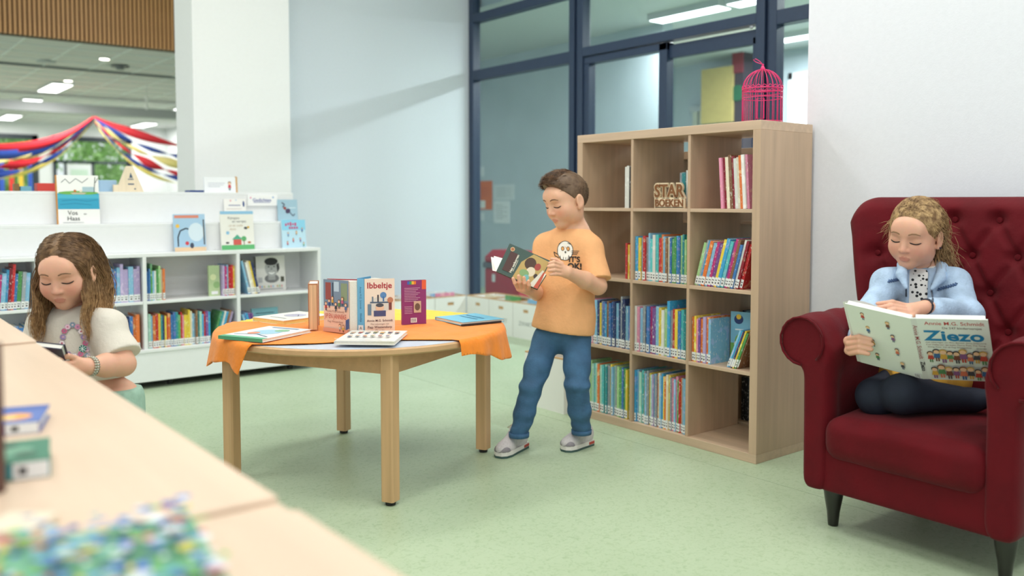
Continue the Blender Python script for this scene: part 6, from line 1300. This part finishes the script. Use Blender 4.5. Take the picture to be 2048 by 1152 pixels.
CRM = mat('cream_cotton', '#ddd6cb', .85, noise=.03, scale=25, bump=.15, bscale=90)
T = Sdf(); T.cap(pj(158, 675, 3.01), pj(186, 755, 3.0), .108, .122, k=.03, n=ax1, q=1.3); T.cap(n1+Vector((0, 0, -.012)), s1L, .05, .054, k=.05); T.cap(n1+Vector((0, 0, -.012)), s1R, .05, .054, k=.05)
T.cap(s1L, V3(s1L)*.15+V3(e1L)*.85, .056, .070, k=.03, end=(V3(s1L)*.22+V3(e1L)*.78, V3(e1L)-V3(s1L))); T.cap(s1R, V3(s1R)*.2+V3(e1R)*.8, .056, .066, k=.03, end=(V3(s1R)*.22+V3(e1R)*.78, V3(e1R)-V3(s1R))); T.warp(lambda P: .003*np.sin(wob(P, 18, 13)*3+P[:, 2]*30)); T.cap(n1+Vector((0, 0, .10)), n1+Vector((0, 0, 0)), .055, .05, k=.008, sub=True)
T.cut(pj(195, 765, 2.9), (0, 0, -1))
sh1 = sdf_obj('t_shirt', T, .005, CRM, g1, biggest=True)
nk = [n1+h1.r*(.054*math.cos(g))+h1.t*(.052*math.sin(g))+Vector((0, 0, .020-.018*math.sin(g))) for g in [2*math.pi*i/28 for i in range(28)]]; fig_part(MB().tube([tuple(p) for p in nk], .006, 6, True), 'collar', CRM, g1)
o1 = pj(160, 700, 2.9); M1 = Matrix(((h1.r.x, 0, h1.t.x, o1.x), (h1.r.y, 0, h1.t.y, o1.y), (0, 1, 0, o1.z), (0, 0, 0, 1))); A = Art(M1, wrap_on(sh1, M1)); k1 = 2.9/FPX
loop = [(126, 700), (128, 688), (130, 676), (133, 664), (139, 656), (148, 652), (157, 656), (163, 665), (167, 676), (170, 688), (172, 700), (173, 712), (128, 712), (150, 712), (139, 708), (161, 708)]
FC = ('#d98fb0', '#f2e6ea', '#9a86b4', '#c75f86', '#e8c3d2', '#7a8fa0')
for i, (x, y) in enumerate(loop):
    X, Y = (x-160)*k1, (700-y)*k1
    A.circ(X, Y, .0098, '#b9a9b6', n=10)
    for q in range(6): A.circ(X+.0052*math.cos(q*1.047), Y+.0052*math.sin(q*1.047), .0036, FC[i % 6], n=8)
    A.circ(X, Y, .003, FC[(i+2) % 6], n=8).circ(X, Y, .0014, '#b8405a', n=6)
X, Y = (165-160)*k1, (700-698)*k1; A.circ(X, Y, .012, '#2f6f68'); [A.line([(X, Y), (X+.011*math.cos(q*.785), Y+.011*math.sin(q*.785))], .0016, '#d8e8e0') for q in range(8)]
pr = A.build(None, 'flower_print'); pr.parent = g1; pr.matrix_parent_inverse = g1.matrix_world.inverted()
Z_ = Sdf(); Z_.cap(pj(196, 782, 3.0), p1_, .100, .112, k=.03, n=ax1, q=1.15); Z_.chain([V3(hp1), V3(hp1.lerp(kn1, .45))], [.088, .082], k=.03); Z_.chain([V3(hp2), V3(hp2.lerp(kn2, .45))], [.088, .082], k=.03); Z_.warp(lambda P: .0018*np.sin(P[:, 0]*160+P[:, 1]*140)); Z_.cut(pj(198, 775, 3.0), (0, 0, 1))
sdf_obj('shorts', Z_, .006, mat('mint_shorts', '#9dbfae', .85, noise=.08, scale=40, bump=.2, bscale=120), g1)
for i, (c, rr) in enumerate((('#b9b3a4', .030), ('#8fa08c', .029), ('#d8d2c8', .0285), ('#6a7a70', .028))):
    cc = w1L.lerp(e1L, .04+.035*i); axw = (e1L-w1L).normalized(); a1 = axw.cross(Vector((0, 0, 1))).normalized(); a2 = axw.cross(a1)
    br = MB()
    for j in range(22): g = 2*math.pi*j/22; p = cc+a1*math.cos(g)*rr+a2*math.sin(g)*rr; br.lathe([(0, -.0038), (.0032, -.002), (.0038, 0), (.0032, .002), (0, .0038)], 6, Matrix.Translation(p))
    fig_part(br, 'bead_bracelet', flat(c, .35), g1)
k_b = empty('book', pj(85, 700, 2.76)); tag(k_b, 'dark navy book held just above the counter edge', 'book'); bpy.context.view_layer.update()
zbk = zb; NV_ = mat('navy_book_cover', '#2a2748', .35)
TL1, TR1, BR1, BL1 = pj(40, 690, 2.74), pj(123, 699, 2.69), pj(133, 726, 2.75), pj(50, 717, 2.80)
BR1 = TR1+(BL1-TL1)
Mn, wn, hn = panel(k_b, TL1, TR1, BR1, BL1, .003, NV_, 'rear_cover'); panel(k_b, TL1.lerp(BL1, .02), TR1.lerp(TL1, .04).lerp(BR1, .02), BR1.lerp(BL1, .04), BL1, .014, PW, 'pages', .003); panel(k_b, TL1, TR1, BR1, BL1, .003, NV_, 'front_cover', .017)
a = Art(Mn); a.rect(wn*.25, hn*.68, wn*.7, hn*.74, '#6a6490').rect(wn*.2, hn*.45, wn*.8, hn*.48, '#5a5482').rect(wn*.2, hn*.36, wn*.7, hn*.39, '#5a5482'); o = a.build(None); o.parent = k_b; o.matrix_parent_inverse = k_b.matrix_world.inverted()
